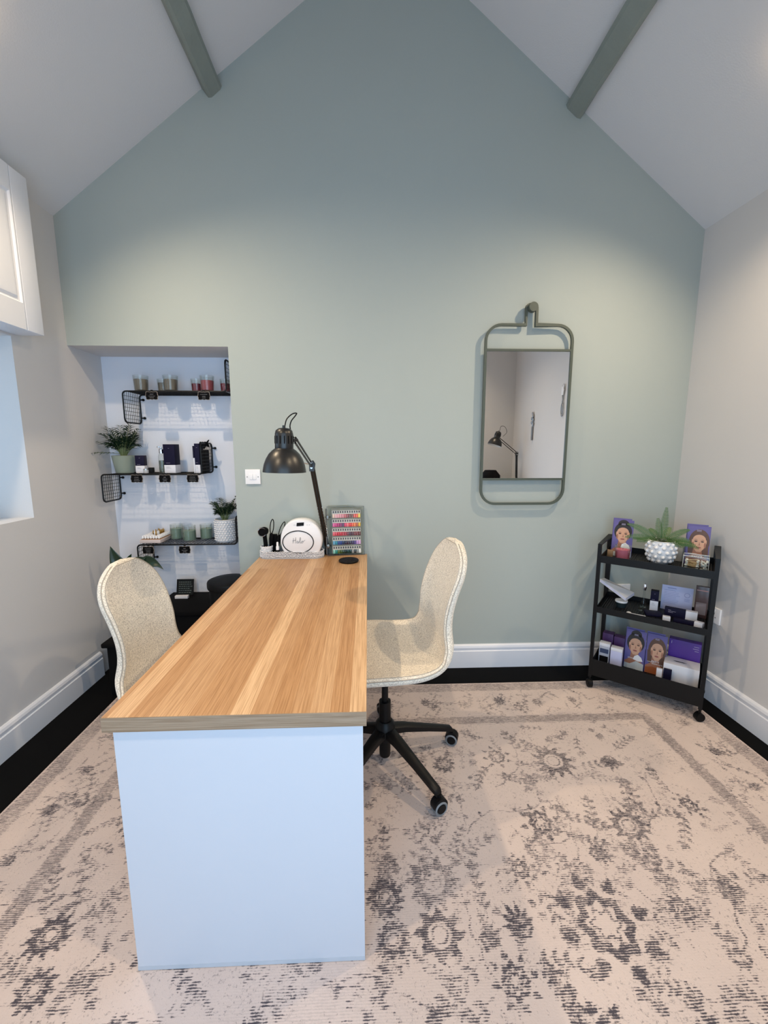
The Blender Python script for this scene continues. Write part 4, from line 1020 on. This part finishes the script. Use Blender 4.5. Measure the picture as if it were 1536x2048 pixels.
scissors('black looped handle nail tool standing upright in cup', (-.560, 2.380, TZ+.014), .018, .205, 1)
scissors('black looped handle nail tool leaning right between dryer and bottle', (-.535, 2.388, TZ+.0075), .058, .195, 2)
tag(MB().lathe([(0, 0), (.017, 0), (.017, .08), (0, .08)], seg=16).build('black_tube', M_blackmatt, None, (-.548, 2.392, TZ+.0075)) if False else MB().bx(-.019, .019, -.012, .012, 0, .120, .004).build('tool_case', M_blackmatt, None, (-.545, 2.408, TZ+.0075)), 'black tool case standing behind the looped nail tools', 'case')
t = thing('polish_bottle', 'small black bottle with white spray cap in tray before nail lamp', 'bottle', (-.512, 2.345, TZ+.0065))
MB().lathe([(0, 0), (.011, 0), (.012, .002), (.012, .040), (.008, .044), (0, .044)], seg=20).build('bottle_body', M_blackp, t)
MB().lathe([(0, .044), (.009, .044), (.009, .062), (.006, .066), (.0055, .086), (.003, .089), (0, .089)], seg=18).build('cap', M_white_plastic, t)
# swatch binder
bd = thing('nail_swatch_book', 'smoky clear ring binder of coloured nail swatches leaning on wall', 'swatch book', (-.128, 2.400, TZ), math.radians(6))
T_ = Matrix.Rotation(math.radians(-6), 4, 'X')
def bpart(mb, nm, mt): o = mb.build(nm, mt, bd); o.rotation_euler = (math.radians(-6), 0, 0); return o
bpart(MB().bx(-.107, .107, .0, .003, .001, .285, .001), 'cover', M_smoke); bpart(MB().bx(-.100, .094, .018, .021, .001, .292, .001), 'cover', M_smoke)
bpart(MB().bx(-.082, .092, .006, .010, .012, .275), 'page', mat('grey_page', (150, 152, 146), .6))
ed_ = MB()
for a in ((-.107, .107, .284, .286), (-.107, .107, .001, .003)): ed_.bx(a[0], a[1], -.0006, .0034, a[2], a[3])
for a in ((-.108, -.106), (.106, .108)): ed_.bx(a[0], a[1], -.0006, .0034, .001, .286)
bpart(ed_, 'cover_edge', mat('dark_acrylic_edge', (58, 62, 66), .2))
m = MB()
for zz_ in (.225, .058): m.tube([(-.104+.016*math.cos(a), .006+.020*math.sin(a), zz_) for a in np.linspace(0, 2*PI, 25)[:-1]], .0026, 6, closed=True); m.box((-.104, -.012, zz_), (.014, .008, .024), 0, .002)
m.cyl((-.113, -.006, .012), (-.113, -.006, .275), .0035, 10)
bpart(m, 'ring_mechanism', mat('dark_nickel', (110, 104, 96), .25, metal=1))
cols = [[(250, 215, 195), (246, 190, 196), (240, 175, 185), (232, 160, 172), (225, 140, 150), (205, 110, 112), (150, 72, 74), (128, 88, 80), (140, 96, 84), (230, 100, 90), (245, 110, 70), (250, 225, 110)],
        [(230, 90, 160), (205, 40, 125), (190, 30, 115), (150, 24, 100), (95, 22, 80), (225, 50, 100), (250, 120, 125), (230, 50, 40), (240, 90, 35), (250, 130, 50), (190, 90, 30), (235, 190, 50)],
        [(235, 90, 100), (215, 40, 60), (205, 24, 40), (200, 20, 34), (190, 18, 34), (172, 18, 30), (120, 16, 28), (80, 14, 34), (90, 20, 26), (120, 36, 26), (130, 44, 30), (110, 50, 44)],
        [(110, 180, 220), (50, 150, 180), (30, 70, 150), (28, 56, 140), (24, 34, 84), (40, 18, 50), (62, 16, 44), (50, 20, 46), (60, 30, 84), (84, 50, 130), (190, 150, 215), (220, 175, 225)],
        [(150, 215, 200), (40, 140, 130), (90, 110, 40), (70, 90, 34), (40, 60, 36), (20, 40, 30), (24, 60, 50), (20, 54, 50), (160, 160, 158), (54, 56, 58), (160, 162, 160), (246, 248, 250)]]
for r_ in range(5):
    zt_ = .262-r_*.052
    sw = bpart(MB().bx(-.078, .086, .0035, .0058, zt_-.021, zt_), 'swatch_strip', M_paper)
    m = MB()
    for k in range(12): x = -.070+k*.0136; m.bx(x-.0034, x+.0034, .0024, .0034, zt_-.014, zt_-.003)
    o = m.build('number_marks', mat('number_ink', (40, 44, 58), .5), sw)
    for k in range(12):
        c = cols[r_][k]; x = -.070+k*.0136
        MB().bx(x-.0064, x+.0064, -.0004+.0026, .0056, zt_-.043, zt_-.021, .0015).build('nail_tip', mat('lacquer_%d_%d_%d' % c, c, .15, var=.02), sw)
# coaster
t = thing('coaster', 'round black coaster with textured top on desk in front of swatch book', 'coaster', (-.108, 2.262, TZ))
MB().lathe([(0, 0), (.050, 0), (.0545, .003), (.0555, .008), (.053, .012), (.046, .0125), (0, .0118)], seg=48).build('disc', M_blackp, t)
m = MB()
for r_ in (.012, .022, .032, .042):
    n_ = int(r_*260)
    for k in range(n_): a = 2*PI*k/n_; m.sphere((r_*math.cos(a), r_*math.sin(a), .0122), .0028, 6, (1, 1, .5))
m.build('relief', mat('dark_grey_relief', (44, 44, 44), .5), t)

# ------------------------------------------------------------------ trolley
TRX, TRY = 1.256, 2.184; TU = Vector((.76773, -.64077, 0)); TN = Vector((.64077, .76773, 0)); TRZ = math.atan2(TU.y, TU.x)
tw, td, th_ = .504, .30, .842; RZ = .0112
tr = thing('trolley', 'black metal three tier trolley on casters in the corner', 'trolley', (TRX, TRY, 0), TRZ)
for x in (0, tw):
    m = MB(); pr = .0085
    m.tube([(x, 0, .075), (x, 0, th_), (x, td, th_), (x, td, .075)], pr, 4)
    m.build('side_frame', M_blackm, tr)
def wv_mat():
    m, n, l, b = nodes('black_perforated_metal'); b.inputs['Base Color'].default_value = lin((8, 9, 11)); b.inputs['Roughness'].default_value = .5
    tc = n.new('ShaderNodeTexCoord'); wv = n.new('ShaderNodeTexWave'); wv.inputs['Scale'].default_value = 28; wv.bands_direction = 'X'; l.new(tc.outputs['Object'], wv.inputs['Vector'])
    bp = n.new('ShaderNodeBump'); bp.inputs['Strength'].default_value = .8; bp.inputs['Distance'].default_value = .003; l.new(wv.outputs['Fac'], bp.inputs['Height']); l.new(bp.outputs['Normal'], b.inputs['Normal']); return m
M_perf = wv_mat()
TB = (.750, .468, .112); LIP = (.044, .034, .096)
for zb_, lp, dn in zip(TB, LIP, (.006, .008, .024)):
    m = MB(); q = .009
    m.bx(q, tw-q, -.004, td+.004, zb_-.0035, zb_); tray = m.build('tray_base', M_perf, tr)
    m = MB(); m.bx(q-.003, tw-q+.003, -.008, -.004, zb_-dn, zb_+lp*.75).bx(q-.003, tw-q+.003, td+.004, td+.008, zb_-dn, zb_+lp*.75).bx(q-.003, q, -.008, td+.008, zb_-dn, zb_+lp*.75).bx(tw-q, tw-q+.003, -.008, td+.008, zb_-dn, zb_+lp*.75)
    m.build('tray_rim', M_blackm, tr)
for x in (0, tw):
    for y in (0, td):
        c = MB(); a = .6+x*3+y*5; Mx = Vector((math.cos(a), math.sin(a), 0)).to_track_quat('Z', 'X').to_matrix()
        c.cyl((x, y, .05), (x, y, .082), .006, 12).lathe([(0, -.011), (.0225, -.011), (.0225, .011), (0, .011)], (x, y, .0225+RZ), 22, Mx).lathe([(0, -.0135), (.017, -.0135), (.017, .0135), (0, .0135)], (x, y, .040), 18, Mx)
        c.build('caster', M_blackp, tr)
def TW(u, n_, z): p = Vector((TRX, TRY, 0))+TU*u+TN*n_; return (p.x, p.y, z)
T1, T2, T3 = TB[0]+.0004, TB[1]+.0004, TB[2]+.0004
# brochures with portraits
SKIN = mat('printed_skin', (206, 158, 128), .5, var=.06, scale=18); SKIN2 = mat('printed_skin_shade', (160, 108, 84), .5)
HAIRD = mat('printed_dark_hair', (36, 26, 24), .5, var=.2, scale=60); HAIRB = mat('printed_brown_hair', (92, 62, 46), .5, var=.25, scale=60)
BG = mat('printed_violet', (98, 88, 148), .5, var=.08, scale=9); LIPM = mat('printed_lips', (152, 76, 72), .5); EYE = mat('printed_eye', (46, 32, 28), .5); CLO = mat('printed_cloth', (188, 196, 200), .5); ORG = mat('printed_amber', (150, 82, 42), .5)
def ell(cx, cz, a, b, n_=28, sq=2.0, t0=0, t1=2*PI):
    return [(cx+a*math.copysign(abs(math.cos(t))**(2/sq), math.cos(t)), cz+b*math.copysign(abs(math.sin(t))**(2/sq), math.sin(t))) for t in np.linspace(t0, t1, n_, endpoint=(t1-t0) < 2*PI-.01)]
def brochure(label, loc, rz, w_, h_, style, group, words, lean=-8):
    t = thing('brochure', label, 'brochure', loc, rz, group)
    def P(mb, nm, mt):
        o = mb.build(nm, mt, t); o.rotation_euler = (math.radians(lean), 0, 0); return o
    P(MB().bx(-w_/2-.004, w_/2-.012, .010, .0106, 0, h_+.008), 'back_fold', BG)
    P(MB().bx(-w_/2, w_/2, .0, .0008, 0, h_), 'front_cover', BG)
    L = 0
    m = MB(); mats_ = [BG, HAIRD if style == 0 else HAIRB, SKIN, SKIN2, EYE, LIPM, CLO, ORG, M_paper]
    def lay(k, pts, lvl):
        pts = [(min(max(p[0], -w_/2+.0004), w_/2-.0004), min(max(p[1], .0004), h_-.0004)) for p in pts]
        m.mat(k); m.poly(pts, .00012, frameM((0, -.00005-lvl*.00015, 0), (1, 0, 0), (0, 0, 1)))
    fx, fz, fa, fb = (.0, h_*.60, w_*.36, h_*.235) if style == 0 else (.004, h_*.58, w_*.35, h_*.245)
    if style == 0:
        lay(1, ell(fx, fz+fb*.35, fa*1.22, fb*1.05), 1); lay(1, ell(fx, fz+fb*1.25, fa*.75, fb*.45), 1)
    else:
        lay(1, ell(fx, fz+fb*.10, fa*1.28, fb*1.28), 1); lay(1, [(-fa*1.28, fz), (fa*1.28, fz), (fa*1.35, h_*.20), (fa*.6, h_*.10), (-fa*.6, h_*.22), (-fa*1.15, h_*.30)], 1.3)
    lay(3, [(-fa*.48, fz-fb*.4), (fa*.48, fz-fb*.4), (fa*.62, h_*.26), (w_*.48, h_*.16), (w_*.48, 0), (-w_*.48, 0), (-w_*.48, h_*.18), (-fa*.62, h_*.27)], 2)
    lay(2, ell(fx, fz+fb*.12, fa*.92, fb*.88), 3); lay(2, [(fx-fa*.88, fz+.05*fb), (fx+fa*.88, fz+.05*fb), (fx+fa*.62, fz-fb*.62), (fx+fa*.25, fz-fb*.97), (fx-fa*.25, fz-fb*.97), (fx-fa*.62, fz-fb*.62)], 3.4)
    # hair line over the forehead
    top = ell(fx, fz+fb*.30, fa*1.0, fb*.86, 20, 2, 0, PI); low = ell(fx, fz+fb*.30, fa*.80, fb*.52, 20, 2, 0, PI)[::-1]
    for i in range(19): lay(1, [top[i], top[i+1], low[18-i], low[19-i]], 4)
    for sx_ in (-1, 1):
        lay(4, ell(fx+sx_*fa*.40, fz+fb*.10, fa*.20, fb*.055, 14), 4.5); lay(3, ell(fx+sx_*fa*.40, fz+fb*.19, fa*.24, fb*.03, 14), 4.2)
        lay(4, [(fx+sx_*fa*.16, fz+fb*.25), (fx+sx_*fa*.44, fz+fb*.33), (fx+sx_*fa*.66, fz+fb*.25), (fx+sx_*fa*.44, fz+fb*.29)], 4.5)
        lay(3, ell(fx+sx_*fa*.74, fz-fb*.25, fa*.13, fb*.30, 14), 4.0)
    lay(3, [(fx+fa*.03, fz+fb*.10), (fx+fa*.13, fz-fb*.22), (fx+fa*.20, fz-fb*.27), (fx-fa*.16, fz-fb*.30), (fx-fa*.02, fz-fb*.24)], 4.4)
    lay(5, ell(fx, fz-fb*.52, fa*.30, fb*.085, 16), 4.6); lay(3, ell(fx, fz-fb*.52, fa*.26, fb*.012, 12), 4.8)
    if style == 0:
        lay(6, [(-w_*.48, 0), (w_*.48, 0), (w_*.48, h_*.17), (w_*.10, h_*.22), (-w_*.2, h_*.12), (-w_*.48, h_*.13)], 5)
        lay(8, [(.0, h_*.34), (.016, h_*.39), (.034, h_*.33), (.042, h_*.24), (.020, h_*.22), (-.006, h_*.25)], 6)
    else:
        lay(7, [(-w_*.48, 0), (w_*.46, 0), (w_*.40, h_*.13), (-w_*.1, h_*.18), (-w_*.48, h_*.14)], 5)
        lay(8, ell(-w_*.2, h_*.29, w_*.22, .0010, 12), 6)
    P(m, 'portrait', mats_)
    m = MB()
    for i, (tx_, tz_, s_) in enumerate(words): text_mb(m, tx_, s_, frameM((0 if i == 0 else .01, -.0018, tz_), (1, 0, 0), (0, 0, 1)), .0003)
    P(m, 'cover_lettering', M_paper)
    m = MB()
    for k in range(3): m.tube([(-.010, -.0012, h_*.90-k*.0035), (.010, -.0012, h_*.90-k*.0035)], .0006, 4)
    P(m, 'headline', mat('pale_violet_print', (176, 168, 200), .5))
bg_ = 'brochures with a portrait on the cover'
brochure('purple brochure, dark haired portrait, on top tier behind pink candle', TW(.078, .175, T1), TRZ+.03, .100, .208, 0, bg_, [], -6)
brochure('purple brochure, long haired portrait, on top tier behind cotton bud box', TW(.420, .215, T1), TRZ+.05, .098, .206, 1, bg_, [('extra', .048, .022)], -6)
brochure('purple brochure, dark haired portrait, on bottom tier beside white cartons', TW(.190, .160, T3), TRZ, .098, .222, 0, bg_, [('smoothing', .062, .015)], -8)
brochure('purple brochure, long haired portrait, on bottom tier beside white box', TW(.290, .165, T3), TRZ, .094, .222, 1, bg_, [('extra', .072, .017), ('moisture', .058, .014)], -8)
# top tier goods
candle('pink candle in clear glass on trolley top beside fern', TW(.095, .105, T1), .040, .082, .058, M_wax_pink, None, .88)
tag(MB().bx(-.014, .014, -.006, .006, 0, .040, .001).build('sample_card', mat('gold_sachet', (150, 118, 84), .5), None, TW(.030, .135, T1), TRZ), 'small gold brown sample packet left of pink candle', 'packet')
tag(MB().bx(-.030, .030, -.010, .010, 0, .115, .001).build('product_box', M_beige, None, TW(.350, .262, T1), TRZ), 'beige card box standing behind bobbled white fern pot', 'box')
t = thing('potted_fern', 'green fern in white bobbled pot on top of the trolley', 'plant', TW(.265, .165, T1), TRZ)
MB().lathe([(0, 0), (.040, 0), (.046, .004), (.060, .030), (.067, .062), (.066, .095), (.062, .118), (.064, .121), (.059, .123), (.056, .110), (0, .108)], seg=44).build('pot', M_pot_white, t)
m = MB()
for r_, (z_, R_) in enumerate(((.018, .053), (.040, .063), (.064, .067), (.088, .0665), (.108, .064))):
    for k in range(12):
        a = 2*PI*(k+.5*(r_ % 2))/12; m.sphere((R_*math.cos(a), R_*math.sin(a), z_), .0100, 14)
m.build('bobbles', M_pot_white, t)
MB().lathe([(0, .109), (.055, .109), (0, .112)], seg=24).build('soil', M_soil, t)
def fern(parent):
    rng = random.Random(12); m = MB()
    dirs = [(-1.0, 0, .95, .205), (-1.0, -.2, .40, .165), (-.8, .2, .22, .14), (.05, 0, 1.5, .19), (-.25, .2, 1.3, .13), (.75, 0, .95, .165), (1.0, -.2, .35, .14), (.9, .2, .15, .15), (.4, -.5, .4, .10), (-.3, -.6, .35, .09), (1.0, 0, .55, .12), (.2, .5, .9, .13), (-.5, .4, .8, .12), (.6, -.4, .2, .11), (-.65, -.4, .25, .12), (.05, -.6, .5, .08)]
    for dx, dy, dz, L_ in dirs:
        d = Vector((dx, dy, dz)).normalized(); base = Vector((dx*.02, dy*.02, .112)); side = d.cross(Vector((0, -1, 0.2))).normalized()
        pts = [base+d*L_*s_+Vector((0, 0, -L_*.30*s_*s_ if dz < 1 else 0)) for s_ in np.linspace(0, 1, 12)]
        m.k = 1; m.tube(pts, [.0012*(1-.6*i/11) for i in range(12)], 5); m.k = 0
        n_ = int(L_/.0078)
        for i in range(n_):
            s_ = .12+.88*i/n_; f_ = s_*11; k = min(int(f_), 10); p = pts[k].lerp(pts[k+1], f_-k); tan = (pts[k+1]-pts[k]).normalized()
            ll = .019*math.sin(PI*(.12+.86*s_)**.9)**.8+.003
            for sg_ in (-1, 1):
                q = (side*sg_+tan*.35+Vector((0, 0, -.15))).normalized()*ll; wv = tan*.0019
                m.add([p-wv, p+wv, p+q*.6+wv*1.1, p+q, p+q*.6-wv*1.1], [(0, 1, 2, 3, 4)])
    m.build('fronds', [M_fern, M_stem], parent)
fern(t)
t = thing('cotton_bud_box', 'clear acrylic box on trolley top holding cotton buds and pads', 'box', TW(.420, .100, T1), TRZ)
m = MB(); a, b_, h_ = .052, .030, .075; q = .002
m.bx(-a, a, -b_, -b_+q, 0, h_).bx(-a, a, b_-q, b_, 0, h_).bx(-a, -a+q, -b_+q, b_-q, 0, h_).bx(a-q, a, -b_+q, b_-q, 0, h_).bx(-a+q, a-q, -b_+q, b_-q, 0, q).bx(.016, .018, -b_+q, b_-q, q, h_-.01)
m.build('box_walls', M_acrylic, t)
m = MB()
for (x_, y_) in ((-a, -b_), (a, -b_), (a, b_), (-a, b_)): m.tube([(x_, y_, 0), (x_, y_, h_)], .0009, 5)
m.tube([(-a, -b_, h_), (a, -b_, h_), (a, b_, h_), (-a, b_, h_)], .0009, 5, closed=True)
m.build('box_edge', mat('bright_acrylic_edge', (226, 228, 226), .2), t)
rng = random.Random(6); m = MB(); w2 = MB()
for k in range(26):
    y_ = rng.uniform(-.024, .024); z_ = .006+.045*rng.random(); s_ = rng.uniform(-.004, .004); x0_ = -.046+rng.uniform(0, .006); x1_ = x0_+.056
    w2.tube([(x0_+.008, y_, z_), (x1_-.008, y_+s_, z_+rng.uniform(-.006, .01))], .0011, 5)
    m.sphere((x0_+.005, y_, z_), .0034, 8, (1.7, 1, 1)); m.sphere((x1_-.004, y_+s_, z_), .0034, 8, (1.7, 1, 1))
ob = w2.build('bud_sticks', M_wood_pale, None, TW(.420, .100, T1), TRZ); tag(ob, 'wooden sticks of cotton buds heaped inside clear acrylic box', 'cotton buds', None, 'stuff')
for k in range(34): m.sphere((rng.uniform(.022, .046), rng.uniform(-.022, .022), .006+.045*rng.random()), .0055, 8)
ob = m.build('cotton_heap', M_cotton, None, TW(.420, .100, T1), TRZ); tag(ob, 'white cotton tips heaped inside clear acrylic box', 'cotton', None, 'stuff')
# middle tier
t = thing('paper_cup', 'small white paper lidded cup under fanned leaflets on middle tier', 'cup', TW(.105, .145, T2), TRZ)
MB().lathe([(0, 0), (.024, 0), (.029, .030), (0, .030)], seg=28).build('cup_body', mat('dark_teal_cup', (28, 44, 50), .5), t)
MB().lathe([(0, .030), (.031, .030), (.032, .034), (.031, .040), (0, .040)], seg=28).build('lid', M_white_plastic, t)
proto = None
for k in range(5):
    nm_l = ('', 'second leaflet from the bottom of stack sloping over paper cup', 'middle leaflet of stack sloping over paper cup', 'second leaflet from the top of stack sloping over paper cup', '')[k]
    lv = k*.0035
    A_, B_, C_, D_ = (-.005, .10, .606+lv), (-.012+.003*k, .20, .588+lv), (.158, .205, .530+lv), (.130, .105, .520+lv)
    P4 = [Vector(TW(p[0], p[1], p[2])) for p in (A_, B_, C_, D_)]
    c0 = sum(P4, Vector())/4; vs = [p-c0 for p in P4]+[p-c0+Vector((0, 0, .0022)) for p in P4]
    o = MB().add(vs, [(3, 2, 1, 0), (4, 5, 6, 7), (0, 1, 5, 4), (1, 2, 6, 5), (2, 3, 7, 6), (3, 0, 4, 7)]).build('leaflet', M_paper if k % 2 == 0 else M_lilac, None, c0)
    tag(o, nm_l if 0 < k < 4 else ('topmost long lilac white leaflet sloping over paper cup' if k == 4 else 'lowest long white leaflet of stack sloping over paper cup'), 'leaflet', 'stack of long leaflets')
t = thing('diffuser_bottle', 'clear glass bottle with silver stopper on middle tier of trolley', 'bottle', TW(.205, .215, T2), TRZ)
MB().lathe([(0, 0), (.016, 0), (.017, .003), (.015, .030), (.006, .050), (.0045, .090), (.007, .100), (0, .100)], seg=24).build('bottle_glass', M_glass, t)
MB().lathe([(0, .100), (.007, .100), (.010, .112), (.010, .130), (.006, .138), (0, .139)], seg=20).build('stopper', M_chrome, t)
t = thing('shot_glass', 'tiny clear tumbler in front of silver stoppered bottle', 'glass', TW(.200, .150, T2), TRZ)
MB().lathe([(0, 0), (.011, 0), (.015, .034), (.014, .034), (.010, .003), (0, .003)], seg=20).build('glass', M_glass, t)
carton('small navy over white serum carton beside lilac certificate', TW(.256, .205, T2), (.038, .038, .112), TRZ+.05, .5)
tag(MB().bx(-.040, .040, -.035, .035, 0, .010, .001).build('product_box', M_navy, None, TW(.262, .128, T2), TRZ+.3), 'flat navy box lying in front of navy and white serum carton', 'box')
t = thing('certificate', 'pale lilac printed certificate standing upright on middle tier', 'certificate', TW(.354, .255, T2), TRZ+.02)
MB().bx(-.071, .071, 0, .003, 0, .140).build('sheet', M_lilac, t)
m = MB(); rng = random.Random(14)
m.tube([(-.045, -.0004, .126), (-.005, -.0004, .126)], .0016, 4)
for k in range(9): m.tube([(-.060, -.0003, .112-k*.009), (-.060+rng.uniform(.05, .075), -.0003, .112-k*.009)], .0007, 4)
m.tube([(.045+.012*math.cos(a), -.0003, .098+.012*math.sin(a)) for a in np.linspace(0, 2*PI, 21)[:-1]], .001, 4, closed=True)
for k in range(3): m.tube([(.034, -.0003, .076-k*.006), (.058, -.0003, .076-k*.006)], .0008, 4)
m.build('print', mat('blue_grey_print', (142, 146, 190), .6), t)
t = thing('palette_box', 'tall smoky brown boxed palette at right end of middle tier', 'box', TW(.462, .225, T2), TRZ)
MB().bx(-.028, .028, -.010, .010, 0, .172, .001).build('carton', M_copper, t)
MB().bx(-.024, .024, -.0108, -.0102, .148, .153).build('print', mat('pink_print', (176, 132, 130), .5), t)
MB().bx(-.022, .022, -.0112, -.0102, .020, .085).build('window_pane', mat('silvery_window', (150, 138, 140), .12, metal=.5), t)
t = thing('product_box', 'long navy and white carton lying in front of lilac certificate', 'box', TW(.381, .160, T2), TRZ)
MB().bx(-.071, .021, -.014, .014, 0, .047, .001).build('navy_half', M_navy, t); MB().bx(.0212, .071, -.0145, .0145, 0, .047, .001).build('white_half', M_whitecard, t)
m = MB()
for k in range(3): m.tube([(-.055, -.0144, .036-k*.006), (-.055+(.012, .034, .022)[k], -.0144, .036-k*.006)], .0007, 4)
m.build('print', mat('silver_print', (150, 145, 165), .5), t)
tag(MB().bx(-.017, .017, -.012, .012, 0, .024, .002).build('sample_box', M_whitecard, None, TW(.325, .072, T2), TRZ+.1), 'tiny white sample box on middle tier in front of flat navy box', 'box')
tag(MB().bx(-.018, .018, -.014, .014, 0, .028, .002).build('sample_box', M_whitecard, None, TW(.462, .070, T2), TRZ-.3), 'tiny white sample box at right front corner of middle tier', 'box')
tag(MB().bx(-.045, .045, -.012, .012, 0, .018, .001).build('product_box', M_navy, None, TW(.400, .085, T2), TRZ), 'flat dark navy box between the two tiny white sample boxes', 'box')
t = thing('mask_brush', 'small white handled brush lying along front of middle tier', 'brush', TW(.190, .050, T2), TRZ-.02)
MB().tube([(-.022, 0, .005), (.045, 0, .005)], [.0035, .0045], 10).build('handle', M_white_plastic, t)
MB().sphere((-.033, 0, .0075), .0072, 12, (1.7, 1, 1)).build('bristles', M_cotton, t)
# bottom tier
t = thing('serum_carton', 'tall white carton with dark printed bands at left of bottom tier', 'box', TW(.047, .115, T3), TRZ)
MB().bx(-.027, .027, -.02, .02, 0, .118, .001).build('carton', mat('pale_grey_card', (176, 178, 190), .5), t)
MB().bx(-.0272, .0272, -.0202, .0202, .1182, .136, .001).build('lid', M_whitecard, t)
MB().bx(-.022, .022, -.0212, -.0202, .078, .104).build('dark_band', mat('blue_grey_photo', (60, 70, 100), .5), t); MB().bx(-.022, .022, -.0212, -.0202, .014, .060).build('dark_band', M_blackp, t)
t = thing('serum_carton', 'plain pale lilac carton with white lid, beside dark banded one', 'box', TW(.110, .105, T3), TRZ)
MB().bx(-.029, .029, -.02, .02, 0, .110, .001).build('carton', M_lilac, t); MB().bx(-.0292, .0292, -.0202, .0202, .1102, .128, .001).build('lid', M_whitecard, t)
for u_, h_, lab in ((.048, .165, 'dark purple carton behind dark banded white carton'), (.108, .158, 'dark purple carton behind plain lilac carton')):
    tag(MB().bx(-.028, .028, -.025, .025, 0, h_, .001).build('product_box', M_purple_d, None, TW(u_, .205, T3), TRZ), lab, 'box')
tag(MB().bx(-.020, .030, -.020, .020, 0, .004).build('leaflet', M_paper, None, TW(.035, .055, T3), TRZ), 'thin white leaflet lying flat at left of bottom tier', 'leaflet')
t = thing('product_box', 'wide bright purple box standing at right end of bottom tier', 'box', TW(.414, .250, T3), TRZ)
MB().bx(-.072, .072, -.022, .022, 0, .205, .001).build('carton', M_purple, t)
m = MB()
for k in range(3): m.tube([(.036+(.004, 0, .008)[k], -.0224, .186-k*.012), (.062, -.0224, .186-k*.012)], .0012, 4)
m.tube([(-.060, -.0224, .195), (-.060, -.0224, .180)], .0012, 4); m.build('print', mat('pale_violet_print', (176, 168, 200), .5), t)
t = thing('tissue_box', 'white box with slot in its top in front of purple box', 'box', TW(.410, .165, T3), TRZ)
MB().bx(-.078, .078, -.052, .052, 0, .108, .002).build('carton', M_whitecard, t)
MB().poly([(-.030, 0), (-.016, .005), (.018, .004), (.032, 0), (.016, -.005), (-.018, -.004)], .0006, Matrix.Translation((-.01, 0, .1078))).build('slot', M_blackp, t)
tag(MB().bx(-.013, .013, -.008, .008, 0, .078, .001).build('sample_box', M_whitecard, None, TW(.318, .088, T3), TRZ), 'slim white sample box in front of long haired brochure', 'box')
tag(MB().bx(-.018, .018, -.006, .006, 0, .082, .001).build('product_box', M_navy, None, TW(.354, .098, T3), TRZ), 'slim navy box between slim white sample box and white slotted box', 'box')

# ------------------------------------------------------------------ things only the mirror shows, in the near right corner
tb = thing('side_table', 'black side table in near right corner, seen in mirror', 'table', (1.62, -.28, 0))
MB().bx(-.23, .23, -.25, .25, .72, .74, .003).build('table_top', M_blackp, tb)
for sx_ in (-1, 1):
    for sy_ in (-1, 1): MB().bx(sx_*.20-.015, sx_*.20+.015, sy_*.22-.015, sy_*.22+.015, .0112, .72).build('leg', M_blackp, tb)
cs = tag(MB().lathe([(0, 0), (.12, 0), (.125, .02), (.125, .28), (.070, .345), (0, .345)], (0, 0, 0), 8).build('faceted_case', M_blackmatt, None, (1.50, -.28, .741)), 'black faceted case on side table, seen in lower left of mirror', 'case')
desk_lamp('black articulated lamp on side table, seen only in mirror', (1.79, -.16, .741), (1.79, -.16, .741), (1.78, -.18, 1.288), (1.555, -.24, 1.485), (.30, -.05, 1), 'black articulated desk lamps',
          [(1.585, -.245, 1.56), (1.60, -.24, 1.61), (1.64, -.22, 1.60), (1.66, -.21, 1.54), (1.62, -.22, 1.49)])
silver = mat('aged_silver', (150, 152, 156), .35, metal=.8)
t = thing('wall_ornament', 'silver budded stem wall ornament on right wall, lower one in mirror', 'ornament', (XR, .09, 1.44))
m = MB(); m.box((-.012, 0, .075), (.012, .026, .150), 0, .003); m.build('stem', silver, t)
m = MB()
m.tube([(-.012, 0, .15), (-.012, .004, .22), (-.012, -.002, .29)], .005, 8)
for k, (y_, z_) in enumerate(((.020, .175), (-.020, .195), (.022, .225), (-.018, .240), (.014, .265), (0, .295))): m.sphere((-.014, y_, z_), .015, 10, (.5, 1, 1.3))
m.build('buds', silver, t)
t = thing('wall_ornament', 'silver looped wall ornament with jagged top on right wall, upper one in mirror', 'ornament', (XR, .80, 1.65))
m = MB(); m.tube([(-.010, .018*math.sin(a), .065-.060*math.cos(a)) for a in np.linspace(0, 2*PI, 25)[:-1]], .005, 8, closed=True); m.tube([(-.010, 0, .125), (-.010, .006, .16), (-.010, -.004, .20)], .006, 8); m.build('loop', silver, t)
m = MB(); m.poly([(-.016, 0), (.016, 0), (.028, .05), (.020, .055), (.032, .10), (.014, .075), (.012, .105), (-.002, .070), (-.016, .095), (-.020, .04)], .008, frameM((-.016, 0, .20), (0, 1, 0), (0, 0, 1))); m.build('blossom', M_pot_white, t)
